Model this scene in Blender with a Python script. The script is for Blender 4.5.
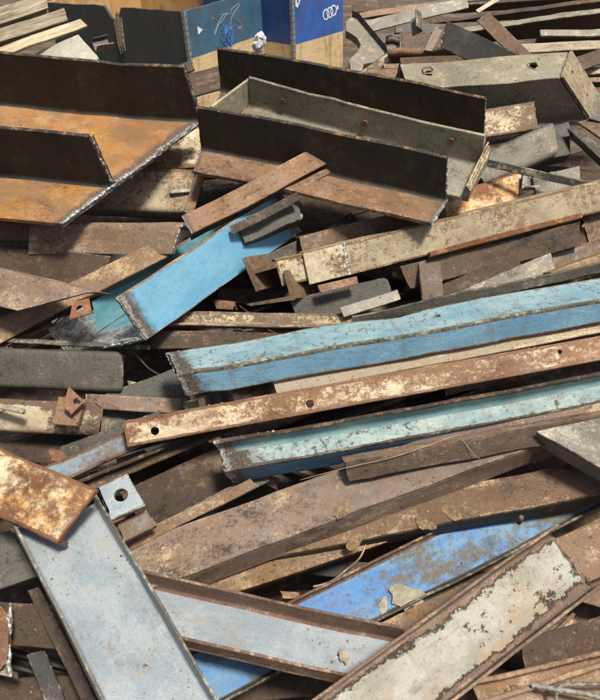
import bpy, bmesh, math, random
import numpy as np
from mathutils import Vector, Matrix, noise

# ------------------------------------------------------------------ scene, camera, light
sc = bpy.context.scene
for o in list(bpy.data.objects): bpy.data.objects.remove(o)
COL = sc.collection
CAM = Vector((0, 0, 1.75)); PITCH = math.radians(35); F = 700.0     # F: focal length in photo pixels (600 wide)
cd = bpy.data.cameras.new('camera'); cam = bpy.data.objects.new('camera', cd); COL.objects.link(cam)
cam.location = CAM; cam.rotation_euler = (math.radians(90) - PITCH, 0, 0)
cd.sensor_fit = 'HORIZONTAL'; cd.sensor_width = 36; cd.lens = F / 600 * 36; cd.clip_start = .05; cd.clip_end = 500
sc.camera = cam
SUN_AZ, SUN_EL = math.radians(-52), math.radians(66)                  # azimuth from +X towards +Y
w = bpy.data.worlds.new('World'); sc.world = w; w.use_nodes = True
nt = w.node_tree; bg = nt.nodes['Background']; sky = nt.nodes.new('ShaderNodeTexSky')
sky.sky_type = 'NISHITA'; sky.sun_disc = False; sky.sun_elevation = SUN_EL; sky.sun_rotation = math.pi / 2 - SUN_AZ
nt.links.new(sky.outputs[0], bg.inputs[0]); bg.inputs[1].default_value = .08; sky.air_density = .8; sky.dust_density = 4.0
sl = bpy.data.lights.new('sun', 'SUN'); sl.energy = 4.3; sl.angle = math.radians(10); sl.color = (1, .955, .87)
so = bpy.data.objects.new('sun', sl); COL.objects.link(so)
sdir = Vector((math.cos(SUN_EL) * math.cos(SUN_AZ), math.cos(SUN_EL) * math.sin(SUN_AZ), math.sin(SUN_EL)))
so.rotation_euler = sdir.to_track_quat('Z', 'Y').to_euler(); so.location = sdir * 20
sc.view_settings.view_transform = 'Standard'; sc.view_settings.look = 'None'
sc.view_settings.exposure = .47; sc.view_settings.gamma = 1; sc.view_settings.use_curve_mapping = False
sc.render.engine = 'CYCLES'

# ------------------------------------------------------------------ geometry of the photograph
SL = math.radians(20); Z0 = .158; TS = math.tan(SL); CS = math.cos(SL)
PN = Vector((0, -math.sin(SL), CS))                                   # normal of the heap's slope
def ray(px, py):
    x, y = (px - 300) / F, -(py - 350) / F
    c, s = math.cos(PITCH), math.sin(PITCH)
    return Vector((x, c + y * s, -s + y * c))
def P(px, py, lift=0.0):
    """pixel -> point: a number is the height above the heap's mean slope; ('Y',v) is a distance on the ground"""
    d = ray(px, py)
    if isinstance(lift, tuple):
        return CAM + d * (lift[1] / d.y)
    z = Z0 + lift / CS                                                # z = z + TS*Y
    k = (z - CAM.z) / (d.z - TS * d.y)
    return CAM + d * k
def hit(px, py, p0, nrm):
    d = ray(px, py); k = (p0 - CAM).dot(nrm) / d.dot(nrm)
    return CAM + d * k

# ------------------------------------------------------------------ materials
def lin(r, g, b):
    f = lambda c: (c / 255 / 12.92) if c / 255 <= .04045 else ((c / 255 + .055) / 1.055) ** 2.4
    return (f(r), f(g), f(b), 1)
class NT:
    def __init__(s, name):
        s.m = bpy.data.materials.new(name); s.m.use_nodes = True; s.t = s.m.node_tree
        s.b = s.t.nodes['Principled BSDF']
    def n(s, typ, **kw):
        x = s.t.nodes.new(typ)
        for k, v in kw.items(): setattr(x, k, v)
        return x
    def l(s, a, b): s.t.links.new(a, b)
    def inp(s, node, i, v):
        if hasattr(v, 'is_linked'): s.l(v, node.inputs[i])
        else: node.inputs[i].default_value = v
    def math(s, op, a, b=0.0, c=None, clamp=False):
        x = s.n('ShaderNodeMath', operation=op, use_clamp=clamp); s.inp(x, 0, a); s.inp(x, 1, b)
        if c is not None: s.inp(x, 2, c)
        return x.outputs[0]
    def mix(s, f, a, b, bt='MIX'):
        x = s.n('ShaderNodeMix', data_type='RGBA', blend_type=bt); s.inp(x, 0, f); s.inp(x, 6, a); s.inp(x, 7, b)
        return x.outputs[2]
    def noise(s, vec, scale, detail=6, rough=.6, dist=0.0):
        x = s.n('ShaderNodeTexNoise'); s.inp(x, 'Vector', vec); s.inp(x, 'Scale', scale)
        s.inp(x, 'Detail', detail); s.inp(x, 'Roughness', rough); s.inp(x, 'Distortion', dist); return x.outputs[0]
    def ramp(s, f, a, b):
        x = s.n('ShaderNodeMapRange', interpolation_type='SMOOTHSTEP'); s.inp(x, 0, f); s.inp(x, 1, a); s.inp(x, 2, b); return x.outputs[0]
    def cramp(s, f, stops):
        x = s.n('ShaderNodeValToRGB'); s.l(f, x.inputs[0]); e = x.color_ramp.elements
        while len(e) < len(stops): e.new(.5)
        for q, (p, c) in zip(e, stops): q.position = p; q.color = c
        return x.outputs[0]
    def vmul(s, v, k):
        x = s.n('ShaderNodeVectorMath', operation='MULTIPLY'); s.l(v, x.inputs[0]); x.inputs[1].default_value = k; return x.outputs[0]
    def attr(s, name, out='Fac'):
        x = s.n('ShaderNodeAttribute'); x.attribute_name = name; return x.outputs[out]

def metal(name, rust, paint=None, paint2=None, cov=.6, scl=1.0, streak=.6, rough=.70, prough=.46, dust=None, dcov=.3,
          wear=.6, wearcol=None, heat=.0, stain=None, sideband=0.0, spec=.42, bump=.5, sharp=.02, met=0.0, pbump=.5, bare=0.0, pit=.25, runs=.35, grit=1.0, stainf=.62, gouge=.5):
    """weathered steel: gritty mottled rust, optional flaking paint, dust, worn edges, burnt cut ends"""
    N = NT(name); tc = N.attr('tc', 'Vector'); st = N.vmul(tc, (streak, 1, 1))
    big = N.noise(st, 5 * scl, 5, .6); med = N.noise(st, 20 * scl, 8, .7); mott = N.noise(tc, 58 * scl, 7, .72)
    fine = N.noise(tc, 190, 6, .78); add = lambda *v: v[0] if len(v) == 1 else N.math('ADD', v[0], add(*v[1:]))
    mul = lambda a, b: N.math('MULTIPLY', a, b); sub = lambda a, b: N.math('SUBTRACT', a, b)
    d, m_, l_ = rust; dk = tuple(c * .55 for c in d[:3]) + (1,)
    f = add(mul(med, .28), mul(mott, .34), mul(fine, .38), mul(sub(big, .5), .42))
    col = N.cramp(f, [(.36, d), (.47, m_), (.54, m_), (.66, l_)])
    col = N.mix(mul(N.ramp(N.noise(st, 2.6, 5, .6), .48, .66), .45), col, d)
    col = N.mix(mul(N.ramp(N.noise(tc, 105, 4, .6), .60, .67), .65 * grit), col, dk)                # pits
    col = N.mix(mul(N.ramp(N.noise(N.vmul(tc, (1, 1.1, 1.2)), 82, 6, .75), .60, .66), .55 * grit), col, l_)   # light scale
    hs = N.n('ShaderNodeHueSaturation'); own = N.noise(tc, .33, 1, .5); N.inp(hs, 'Hue', add(mul(N.noise(tc, 8, 4, .6), .03), .490)); N.inp(hs, 'Saturation', add(mul(N.noise(tc, 13, 6, .65), .8), mul(own, .9), .02)); N.inp(hs, 'Value', add(mul(N.noise(N.vmul(tc, (1, -1, 1)), .41, 1, .5), 1.5), .22)); N.inp(hs, 'Color', col); col = hs.outputs[0]
    r = add(mul(mott, .25), rough - .12); h = add(mul(mott, .6), mul(fine, .55), mul(med, .5))
    we = N.attr('wear'); ed = N.attr('endd')
    if paint:
        pn = add(mul(N.noise(st, 7 * scl, 12, .70), .58), mul(N.noise(tc, 45 * scl, 10, .78), .42)); pn = sub(pn, mul(we, wear * .5))
        if heat: pn = sub(pn, mul(N.ramp(ed, heat, 0.0), .35))
        if sideband: pn = sub(pn, mul(N.ramp(N.attr('side'), sideband, 0.0), .22))
        th = .5 + (.5 - cov) * .42
        mask = N.ramp(pn, th - sharp, th + sharp)
        ch = add(N.noise(tc, 62, 9, .78), mul(sub(big, .5), .35), mul(we, .10))                     # chips in clusters
        ct = .665 - (pit - .25) * .28
        mask = mul(mask, sub(1.0, mul(N.ramp(ch, ct, ct + .025), .92)))
        p2 = paint2 or tuple(c * .7 for c in paint[:3]) + (1,)
        pc = N.mix(N.ramp(N.noise(st, 12 * scl, 9, .72), .40, .60), paint, p2)
        br = N.n('ShaderNodeHueSaturation'); N.inp(br, 'Value', add(mul(fine, .75), .62)); N.inp(br, 'Color', pc); pc = br.outputs[0]
        gr = (.045, .036, .026, 1)
        pc = N.mix(mul(N.ramp(N.noise(st, 26, 11, .78), .53, .68), .55 * grit), pc, lin(92, 78, 60))   # dirt
        pc = N.mix(mul(N.ramp(N.noise(tc, 120, 5, .7), .60, .68), .6 * grit), pc, gr)
        if stain: pc = N.mix(mul(N.ramp(N.noise(st, 10 * scl, 12, .8), .52 - (stainf - .62) * .18, .66 - (stainf - .62) * .18), stainf), pc, stain)
        pc = N.mix(mul(N.ramp(N.noise(N.vmul(tc, (9, .9, .9)), 3.2, 8, .72), .52, .70), runs), pc, lin(112, 84, 58))   # rust runs
        scr = N.noise(N.vmul(tc, (3, 260, 260)), 1.0, 3, .6); pc = N.mix(mul(N.ramp(scr, .66, .72), .4), pc, (.42, .41, .37, 1))
        gg = N.noise(N.vmul(tc, (1.4, 34, 34)), 1.6, 6, .7); gm = mul(N.ramp(gg, .66, .70), mul(gouge, N.ramp(mott, .42, .52))); pc = N.mix(gm, pc, m_)
        rim = mul(N.ramp(pn, th - sharp * 4, th - sharp), sub(1.0, mask)); col = N.mix(mul(rim, .3), col, m_)
        col = N.mix(mask, col, pc); r = add(mul(r, sub(1.0, mask)), mul(mask, prough))
        h = add(mul(h, add(mul(sub(1.0, mask), .6), .4)), mul(mask, pbump), mul(N.noise(st, 38, 6, .65), .5))
    if dust:
        dm = mul(N.ramp(add(mul(N.noise(st, 14 * scl, 10, .76), .7), mul(fine, .3)), .60 - dcov * .3, .68 - dcov * .25), .75); col = N.mix(dm, col, dust)
    wm = mul(N.ramp(add(mul(we, .3), med, mul(sub(mott, .5), .9)), .80, .98), wear); col = N.mix(wm, col, wearcol or l_)
    if heat:
        hn = add(ed, mul(sub(mott, .5), heat * 1.3))
        col = N.mix(mul(N.ramp(hn, heat, heat * .35), .85), col, N.mix(N.ramp(fine, .4, .6), (.03, .024, .02, 1), (.12, .09, .065, 1)))
        col = N.mix(mul(N.ramp(hn, heat * .3, heat * .02), .8), col, N.mix(N.ramp(fine, .4, .6), (.10, .09, .08, 1), (.42, .40, .37, 1)))
    if bare:
        bmk = N.ramp(add(ed, mul(sub(med, .5), bare * 1.1)), bare, bare * .6)
        col = N.mix(bmk, col, N.mix(N.ramp(f, .42, .58), (.10, .09, .08, 1), (.44, .42, .38, 1))); r = sub(r, mul(bmk, .25))
    N.l(col, N.b.inputs['Base Color']); N.l(r, N.b.inputs['Roughness']); N.b.inputs['Specular IOR Level'].default_value = spec
    N.b.inputs['Metallic'].default_value = met
    bp = N.n('ShaderNodeBump'); bp.inputs['Strength'].default_value = min(1, bump * 1.3); bp.inputs['Distance'].default_value = .007
    N.l(h, bp.inputs['Height']); N.l(bp.outputs[0], N.b.inputs['Normal'])
    return N.m
RB = (lin(52, 37, 25), lin(116, 88, 62), lin(176, 148, 114))         # brown rust
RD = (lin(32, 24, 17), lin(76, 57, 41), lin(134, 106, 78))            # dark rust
RO = (lin(86, 56, 32), lin(140, 98, 60), lin(182, 146, 100))          # orange rust
RG = (lin(54, 48, 38), lin(112, 104, 88), lin(172, 162, 138))        # grey brown steel
RS = (lin(26, 23, 20), lin(48, 42, 34), lin(80, 69, 53))             # mill scale
CREAM = lin(205, 188, 152)
M = {
 'tray': metal('tan_grey_dusty_steel', (lin(76, 70, 56), lin(130, 121, 99), lin(174, 163, 136)), dust=lin(172, 154, 120), dcov=.22, rough=.65, spec=.4, bump=.35),
 'rustbr': metal('bright_brown_rust', (lin(64, 40, 26), lin(124, 80, 52), lin(168, 124, 88)), scl=1.5, bump=.7),
 'mill': metal('mill_scale_steel', RS, rough=.6, spec=.4, dust=lin(96, 72, 48), dcov=.12, wear=.7, wearcol=lin(146, 106, 68), bump=.25, heat=.0, grit=.5, streak=1.6),
 'millrust': metal('orange_rusted_mill_plate', (lin(88, 54, 24), lin(150, 98, 40), lin(192, 134, 52)), rough=.8, scl=.7, dust=lin(112, 88, 62), dcov=.42, heat=.045, bump=.35),
 'rust': metal('brown_rust', RB, dust=lin(168, 146, 118), dcov=.14),
 'rustdust': metal('dusty_brown_rust', (lin(60, 43, 31), lin(118, 90, 68), lin(166, 138, 108)), dust=lin(176, 154, 122), dcov=.24, bump=.35),
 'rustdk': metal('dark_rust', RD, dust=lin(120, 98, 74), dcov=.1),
 'rustred': metal('red_brown_rust', (lin(62, 43, 29), lin(122, 90, 66), lin(168, 134, 102)), scl=1.4, bump=.35, dust=lin(150, 120, 100), dcov=.2, heat=.018),
 'rustor': metal('orange_flaking_rust', (lin(78, 48, 32), lin(136, 88, 58), lin(184, 142, 98)), paint=lin(204, 182, 146), paint2=lin(186, 140, 82), cov=.55, scl=1.2, wearcol=lin(90, 62, 44), rough=.85, wear=.3, prough=.75, streak=.8, sharp=.05, pbump=.7, bump=.7, stain=lin(160, 108, 58)),
 'flake': metal('rust_with_cream_paint', RB, paint=lin(190, 178, 150), paint2=lin(162, 148, 120), cov=.52, prough=.75, streak=.7, scl=1.3),
 'speck': metal('speckled_rust', RB, paint=lin(186, 172, 140), paint2=lin(160, 146, 116), cov=.48, prough=.8, streak=.6, scl=2.4, sharp=.035),
 'strap': metal('mottled_rusty_strap', (lin(84, 56, 38), lin(130, 92, 66), lin(172, 136, 102)), paint=lin(196, 178, 148), paint2=lin(164, 142, 114), cov=.47, prough=.8, streak=.4, scl=2.4, sharp=.04, wear=.5),
 'tan': metal('tan_paint_with_rust_specks', RB, paint=lin(160, 146, 118), paint2=lin(136, 124, 100), cov=.78, prough=.65, wear=.8, wearcol=lin(196, 178, 140), pit=.72, scl=1.3, runs=.45, stain=lin(150, 120, 84)),
 'grey': metal('dusty_grey_steel', RG, dust=lin(176, 164, 140), dcov=.25, rough=.52, spec=.5, bump=.3, grit=.5, met=.25, wearcol=lin(190, 178, 154)),
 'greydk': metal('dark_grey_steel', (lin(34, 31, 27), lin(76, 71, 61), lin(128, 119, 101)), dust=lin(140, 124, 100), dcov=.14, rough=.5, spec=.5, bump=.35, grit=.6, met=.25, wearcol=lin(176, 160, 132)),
 'greyflat': metal('plain_grey_plate', (lin(78, 73, 63), lin(130, 124, 109), lin(174, 165, 144)), dust=lin(168, 150, 122), dcov=.25, rough=.5, spec=.5, bump=.2, scl=.8, grit=.5, met=.25),
 'sky': metal('sky_blue_paint', RB, paint=lin(112, 160, 182), paint2=lin(94, 146, 172), cov=.97, prough=.38, wear=.5, heat=.05, spec=.5, bump=.2, pit=.2, scl=.8, grit=.6, runs=.22),
 'skyin': metal('teal_blue_paint_with_bare_end', RD, paint=lin(92, 140, 150), paint2=lin(76, 120, 130), cov=.85, prough=.45, wear=.4, bare=.11, bump=.3),
 'cyan': metal('worn_light_cyan_paint', RG, paint=lin(138, 162, 166), paint2=lin(112, 146, 156), cov=.82, prough=.55, wear=.6, heat=.06, pit=.6, scl=1.3, bump=.8, grit=1.25, runs=.5, wearcol=lin(196, 196, 170)),
 'azure': metal('worn_azure_paint', RB, paint=lin(114, 152, 172), paint2=lin(94, 134, 156), cov=.88, prough=.45, wear=.6, heat=.07, bump=.5, pit=.42, runs=.3, grit=.8),
 'teal': metal('pale_teal_paint', RG, paint=lin(148, 160, 154), paint2=lin(118, 140, 142), cov=.78, prough=.6, wear=.5, heat=.09, pit=.62, scl=1.4, bump=.8, grit=1.25, runs=.5, dust=lin(190, 186, 150), dcov=.1),
 'tealshade': metal('shaded_teal_paint', RD, paint=lin(92, 122, 120), paint2=lin(70, 98, 104), cov=.78, prough=.6, heat=.05, wear=.5),  # teal with the shade of the bar's upper flange put into its colour
 'slate': metal('slate_blue_paint', RB, paint=lin(86, 122, 150), paint2=lin(70, 100, 126), cov=.86, prough=.5, wear=.5, heat=.05),
 'bluegrey': metal('blue_grey_paint', RG, paint=lin(136, 143, 145), paint2=lin(118, 129, 134), cov=.93, prough=.45, wear=.55, stain=lin(140, 136, 122), pit=.4, scl=1.1, bump=.35, grit=.9, gouge=.8, runs=.15, wearcol=lin(196, 190, 172)),
 'bluegrey2': metal('scraped_blue_grey_paint', RB, paint=lin(140, 147, 150), paint2=lin(120, 129, 134), cov=.86, prough=.5, wear=.4, stain=lin(132, 116, 98), pit=.32, scl=.8, bump=.3, grit=.7, runs=.15),
 'rustfl': metal('rusty_channel_flange', (lin(58, 38, 28), lin(104, 72, 54), lin(158, 128, 100)), dust=lin(150, 126, 100), dcov=.1, wearcol=lin(186, 164, 130)),
 'ultra': metal('bright_blue_flaking_paint', RG, paint=lin(58, 112, 164), paint2=lin(94, 128, 152), cov=.58, prough=.5, wear=.4, streak=.3, scl=1.2, sharp=.05, dust=lin(140, 150, 160), dcov=.12),
 'white': metal('flaking_white_paint', (lin(88, 62, 46), lin(136, 104, 80), lin(170, 140, 112)), paint=lin(160, 157, 144), paint2=lin(136, 132, 118), cov=.74, sideband=.036, stainf=.74, prough=.6, wear=.9, streak=.55, scl=1.0, sharp=.03, stain=lin(154, 128, 96), pbump=1.4, bump=.8, pit=.3),
 'dust': metal('pale_dusty_steel', (lin(92, 74, 56), lin(142, 123, 98), lin(186, 168, 138)), dust=lin(192, 172, 138), dcov=.28, streak=.2, bump=.25, rough=.7),
 'bluebrown': metal('rust_over_blue_paint', RB, paint=lin(104, 128, 146), paint2=lin(120, 118, 104), cov=.5, prough=.6, streak=.4, sharp=.06, scl=1.4),
}
def simple(name, fn):
    N = NT(name); fn(N); return N.m
def slagf(N):
    tc = N.attr('tc', 'Vector'); a = N.noise(tc, 140, 5, .65); N.l(N.cramp(a, [(.32, lin(48, 44, 40)), (.50, lin(124, 122, 118)), (.64, lin(222, 222, 218))]), N.b.inputs[0])
    N.b.inputs['Metallic'].default_value = .2; N.b.inputs['Roughness'].default_value = .55
    bp = N.n('ShaderNodeBump'); bp.inputs['Strength'].default_value = .6; bp.inputs['Distance'].default_value = .003; N.l(a, bp.inputs['Height']); N.l(bp.outputs[0], N.b.inputs['Normal'])
M['slag'] = simple('silver_torch_cut_slag', slagf)
def woodf(ca, cb, cc):
    def f(N):
        tc = N.attr('tc', 'Vector'); g = N.noise(N.vmul(tc, (1.2, 14, 14)), 6, 8, .65, .6); m = N.noise(tc, 18, 6, .6)
        c = N.cramp(g, [(.32, ca), (.52, cb), (.7, cc)]); c = N.mix(N.math('MULTIPLY', N.ramp(m, .52, .7), .4), c, ca)
        N.l(c, N.b.inputs[0]); N.b.inputs['Roughness'].default_value = .85
        bp = N.n('ShaderNodeBump'); bp.inputs['Strength'].default_value = .4; bp.inputs['Distance'].default_value = .004; N.l(g, bp.inputs['Height']); N.l(bp.outputs[0], N.b.inputs['Normal'])
    return f
M['wood'] = simple('weathered_timber', woodf(lin(80, 70, 54), lin(138, 126, 104), lin(172, 160, 136)))
M['woodpale'] = simple('pale_timber', woodf(lin(132, 118, 94), lin(180, 164, 134), lin(204, 190, 160)))
def cratef(top, top2, boundary, k):
    def f(N):
        tc = N.attr('tc', 'Vector'); sx = N.n('ShaderNodeSeparateXYZ'); N.l(tc, sx.inputs[0])
        g = N.noise(N.vmul(tc, (2, 2, 16)), 5, 8, .65, .8); m = N.noise(tc, 9, 8, .68); fi = N.noise(tc, 70, 5, .7)
        ply = N.cramp(g, [(.3, lin(176, 146, 102)), (.5, lin(200, 174, 130)), (.7, lin(212, 188, 146))])
        blue = N.mix(N.ramp(m, .38, .66), top, top2); blue = N.mix(N.math('MULTIPLY', N.ramp(fi, .58, .75), .35), blue, lin(150, 150, 140))
        hgt = N.math('ADD', sx.outputs[2], N.math('MULTIPLY', sx.outputs[0], k))
        hgt = N.math('ADD', hgt, N.math('MULTIPLY', N.math('SUBTRACT', fi, .5), .006))
        c = N.mix(N.ramp(hgt, boundary - .003, boundary + .003), ply, blue)
        c = N.mix(N.math('MULTIPLY', N.ramp(N.noise(N.vmul(tc, (2.2, 2, .6)), 4, 12, .78), .47, .66), .7), c, lin(88, 70, 50))
        N.l(c, N.b.inputs[0]); N.b.inputs['Roughness'].default_value = .6
        bp = N.n('ShaderNodeBump'); bp.inputs['Strength'].default_value = .25; bp.inputs['Distance'].default_value = .004; N.l(m, bp.inputs['Height']); N.l(bp.outputs[0], N.b.inputs['Normal'])
    return f
def flatm(name, c, rough=.6, met=0.0, var=.25, sc_=30):
    def f(N):
        tc = N.attr('tc', 'Vector'); a = N.noise(tc, sc_, 7, .68)
        N.l(N.mix(N.ramp(a, .35, .65), tuple(x * (1 - var) for x in c[:3]) + (1,), c), N.b.inputs[0])
        N.b.inputs['Roughness'].default_value = rough; N.b.inputs['Metallic'].default_value = met
        bp = N.n('ShaderNodeBump'); bp.inputs['Strength'].default_value = .3; bp.inputs['Distance'].default_value = .003; N.l(a, bp.inputs['Height']); N.l(bp.outputs[0], N.b.inputs['Normal'])
    return simple(name, f)
M['emblem'] = flatm('white_print', lin(226, 226, 222)); M['plastic'] = flatm('white_film', lin(220, 222, 224), .35)
M['bluepen'] = flatm('blue_spray', lin(56, 116, 190)); M['greypen'] = flatm('pale_scrawl', lin(150, 164, 170))
M['zinc'] = flatm('galvanised_strip', lin(150, 152, 150), .45, .3); M['crustflake'] = flatm('loose_rust_crust', lin(180, 152, 114), .9, 0, .6, 80)
M['palecrust'] = flatm('pale_paint_crust', lin(206, 196, 172), .85, 0, .35, 50)
M['wire'] = flatm('dull_wire', lin(150, 130, 104), .5, .4); M['rope'] = flatm('grey_crusted_cable', lin(142, 138, 128), .7, 0, .7, 110)
def dirtf(N):
    tc = N.n('ShaderNodeTexCoord').outputs['Object']; a = N.noise(tc, 3, 8, .65); b = N.noise(tc, 40, 8, .7)
    c = N.cramp(N.math('ADD', N.math('MULTIPLY', a, .5), N.math('MULTIPLY', b, .5)), [(.35, lin(46, 36, 28)), (.5, lin(84, 68, 54)), (.66, lin(140, 122, 98))])
    N.l(c, N.b.inputs[0]); N.b.inputs['Roughness'].default_value = .95
    bp = N.n('ShaderNodeBump'); bp.inputs['Strength'].default_value = .8; bp.inputs['Distance'].default_value = .02; N.l(b, bp.inputs['Height']); N.l(bp.outputs[0], N.b.inputs['Normal'])
M['dirt'] = simple('rusty_yard_dirt', dirtf)

# ------------------------------------------------------------------ mesh helpers
def tag(o, label, cat, group=None, kind=None):
    if label: o['label'] = label
    if cat: o['category'] = cat
    if group: o['group'] = group
    if kind: o['kind'] = kind
    return o
def link(name, me, mat, parent=None):
    o = bpy.data.objects.new(name, me); COL.objects.link(o)
    if mat: me.materials.append(M[mat])
    if parent: o.parent = parent
    return o
def empty(name, mw):
    o = bpy.data.objects.new(name, None); COL.objects.link(o); o.matrix_world = mw; o.empty_display_size = .05; return o
def put_attr(me, name, typ, vals):
    a = me.attributes.get(name) or me.attributes.new(name, typ, 'POINT')
    a.data.foreach_set('vector' if typ == 'FLOAT_VECTOR' else 'value', np.asarray(vals, dtype=np.float32).ravel())
def finish(me, seed, smooth=None):
    """texture coordinates (local position plus the thing's own offset) and empty wear attributes"""
    n = len(me.vertices); co = np.empty(n * 3, np.float32); me.vertices.foreach_get('co', co); co = co.reshape(-1, 3)
    put_attr(me, 'tc', 'FLOAT_VECTOR', co + np.array(seed, np.float32))
    if 'wear' not in me.attributes: put_attr(me, 'wear', 'FLOAT', np.zeros(n))
    if 'endd' not in me.attributes: put_attr(me, 'endd', 'FLOAT', np.ones(n))
    if smooth: me.polygons.foreach_set('use_smooth', [True] * len(me.polygons))
    me.update()
def bm_me(bm, name):
    me = bpy.data.meshes.new(name); bmesh.ops.recalc_face_normals(bm, faces=bm.faces); bm.to_mesh(me); bm.free(); return me
def rect_poly(u0, u1, n0, n1, r, rad, fil=None):
    """outline of a strip: rad = radii of corners (u0n0,u1n0,u1n1,u0n1); fil = {corner: fillet radius} for rolled roots"""
    cs = [(u0, n0), (u1, n0), (u1, n1), (u0, n1)]; pts = []
    for i in range(4):
        p, a, b = Vector(cs[i]), Vector(cs[i - 1]), Vector(cs[(i + 1) % 4])
        da, db = (a - p).normalized(), (b - p).normalized(); la, lb = (a - p).length, (b - p).length
        if fil and i in fil:
            # concave root fillet: it spreads outwards along the root edge
            fr, side = fil[i]
            # side 'a': the root edge is towards a (previous corner) -> spread opposite to it
            if side == 'a':
                q = [p - da * fr * (1 - math.sin(t)) + db * fr * (1 - math.cos(t)) for t in [0, .4, .8, 1.2, math.pi / 2]]
            else:
                q = [p - db * fr * (1 - math.sin(t)) + da * fr * (1 - math.cos(t)) for t in [math.pi / 2, 1.2, .8, .4, 0]]
            pts += [(v, 0.) for v in q]; continue
        rr = rad[i]
        if rr <= 0: pts.append((p, 0.)); continue
        ins = rr + .006
        if la > 3 * ins: pts.append((p + da * ins, 0.))
        steps = 1 if rr < .004 else 4
        for k in range(steps + 1):
            t = math.pi / 2 * k / steps; c = p + da * rr + db * rr
            pts.append((c - db * rr * math.cos(t) - da * rr * math.sin(t), 1.))
        if lb > 3 * ins: pts.append((p + db * ins, 0.))
    return pts
def lathe_tube(bm, pts, rads, seg=7):
    rings = []
    for i, p in enumerate(pts):
        t = (pts[min(i + 1, len(pts) - 1)] - pts[max(i - 1, 0)])
        t = t.normalized() if t.length > 1e-6 else Vector((1, 0, 0))
        a = t.orthogonal().normalized() if i == 0 else (rings_a - t * rings_a.dot(t)).normalized()
        rings_a = a; b = t.cross(a); rings.append([bm.verts.new(p + (a * math.cos(k * 2 * math.pi / seg) + b * math.sin(k * 2 * math.pi / seg)) * rads[i]) for k in range(seg)])
    for r0, r1 in zip(rings, rings[1:]):
        for k in range(seg): bm.faces.new((r0[k], r0[(k + 1) % seg], r1[(k + 1) % seg], r1[k]))
    bm.faces.new(rings[0][::-1]); bm.faces.new(rings[-1])

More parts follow.
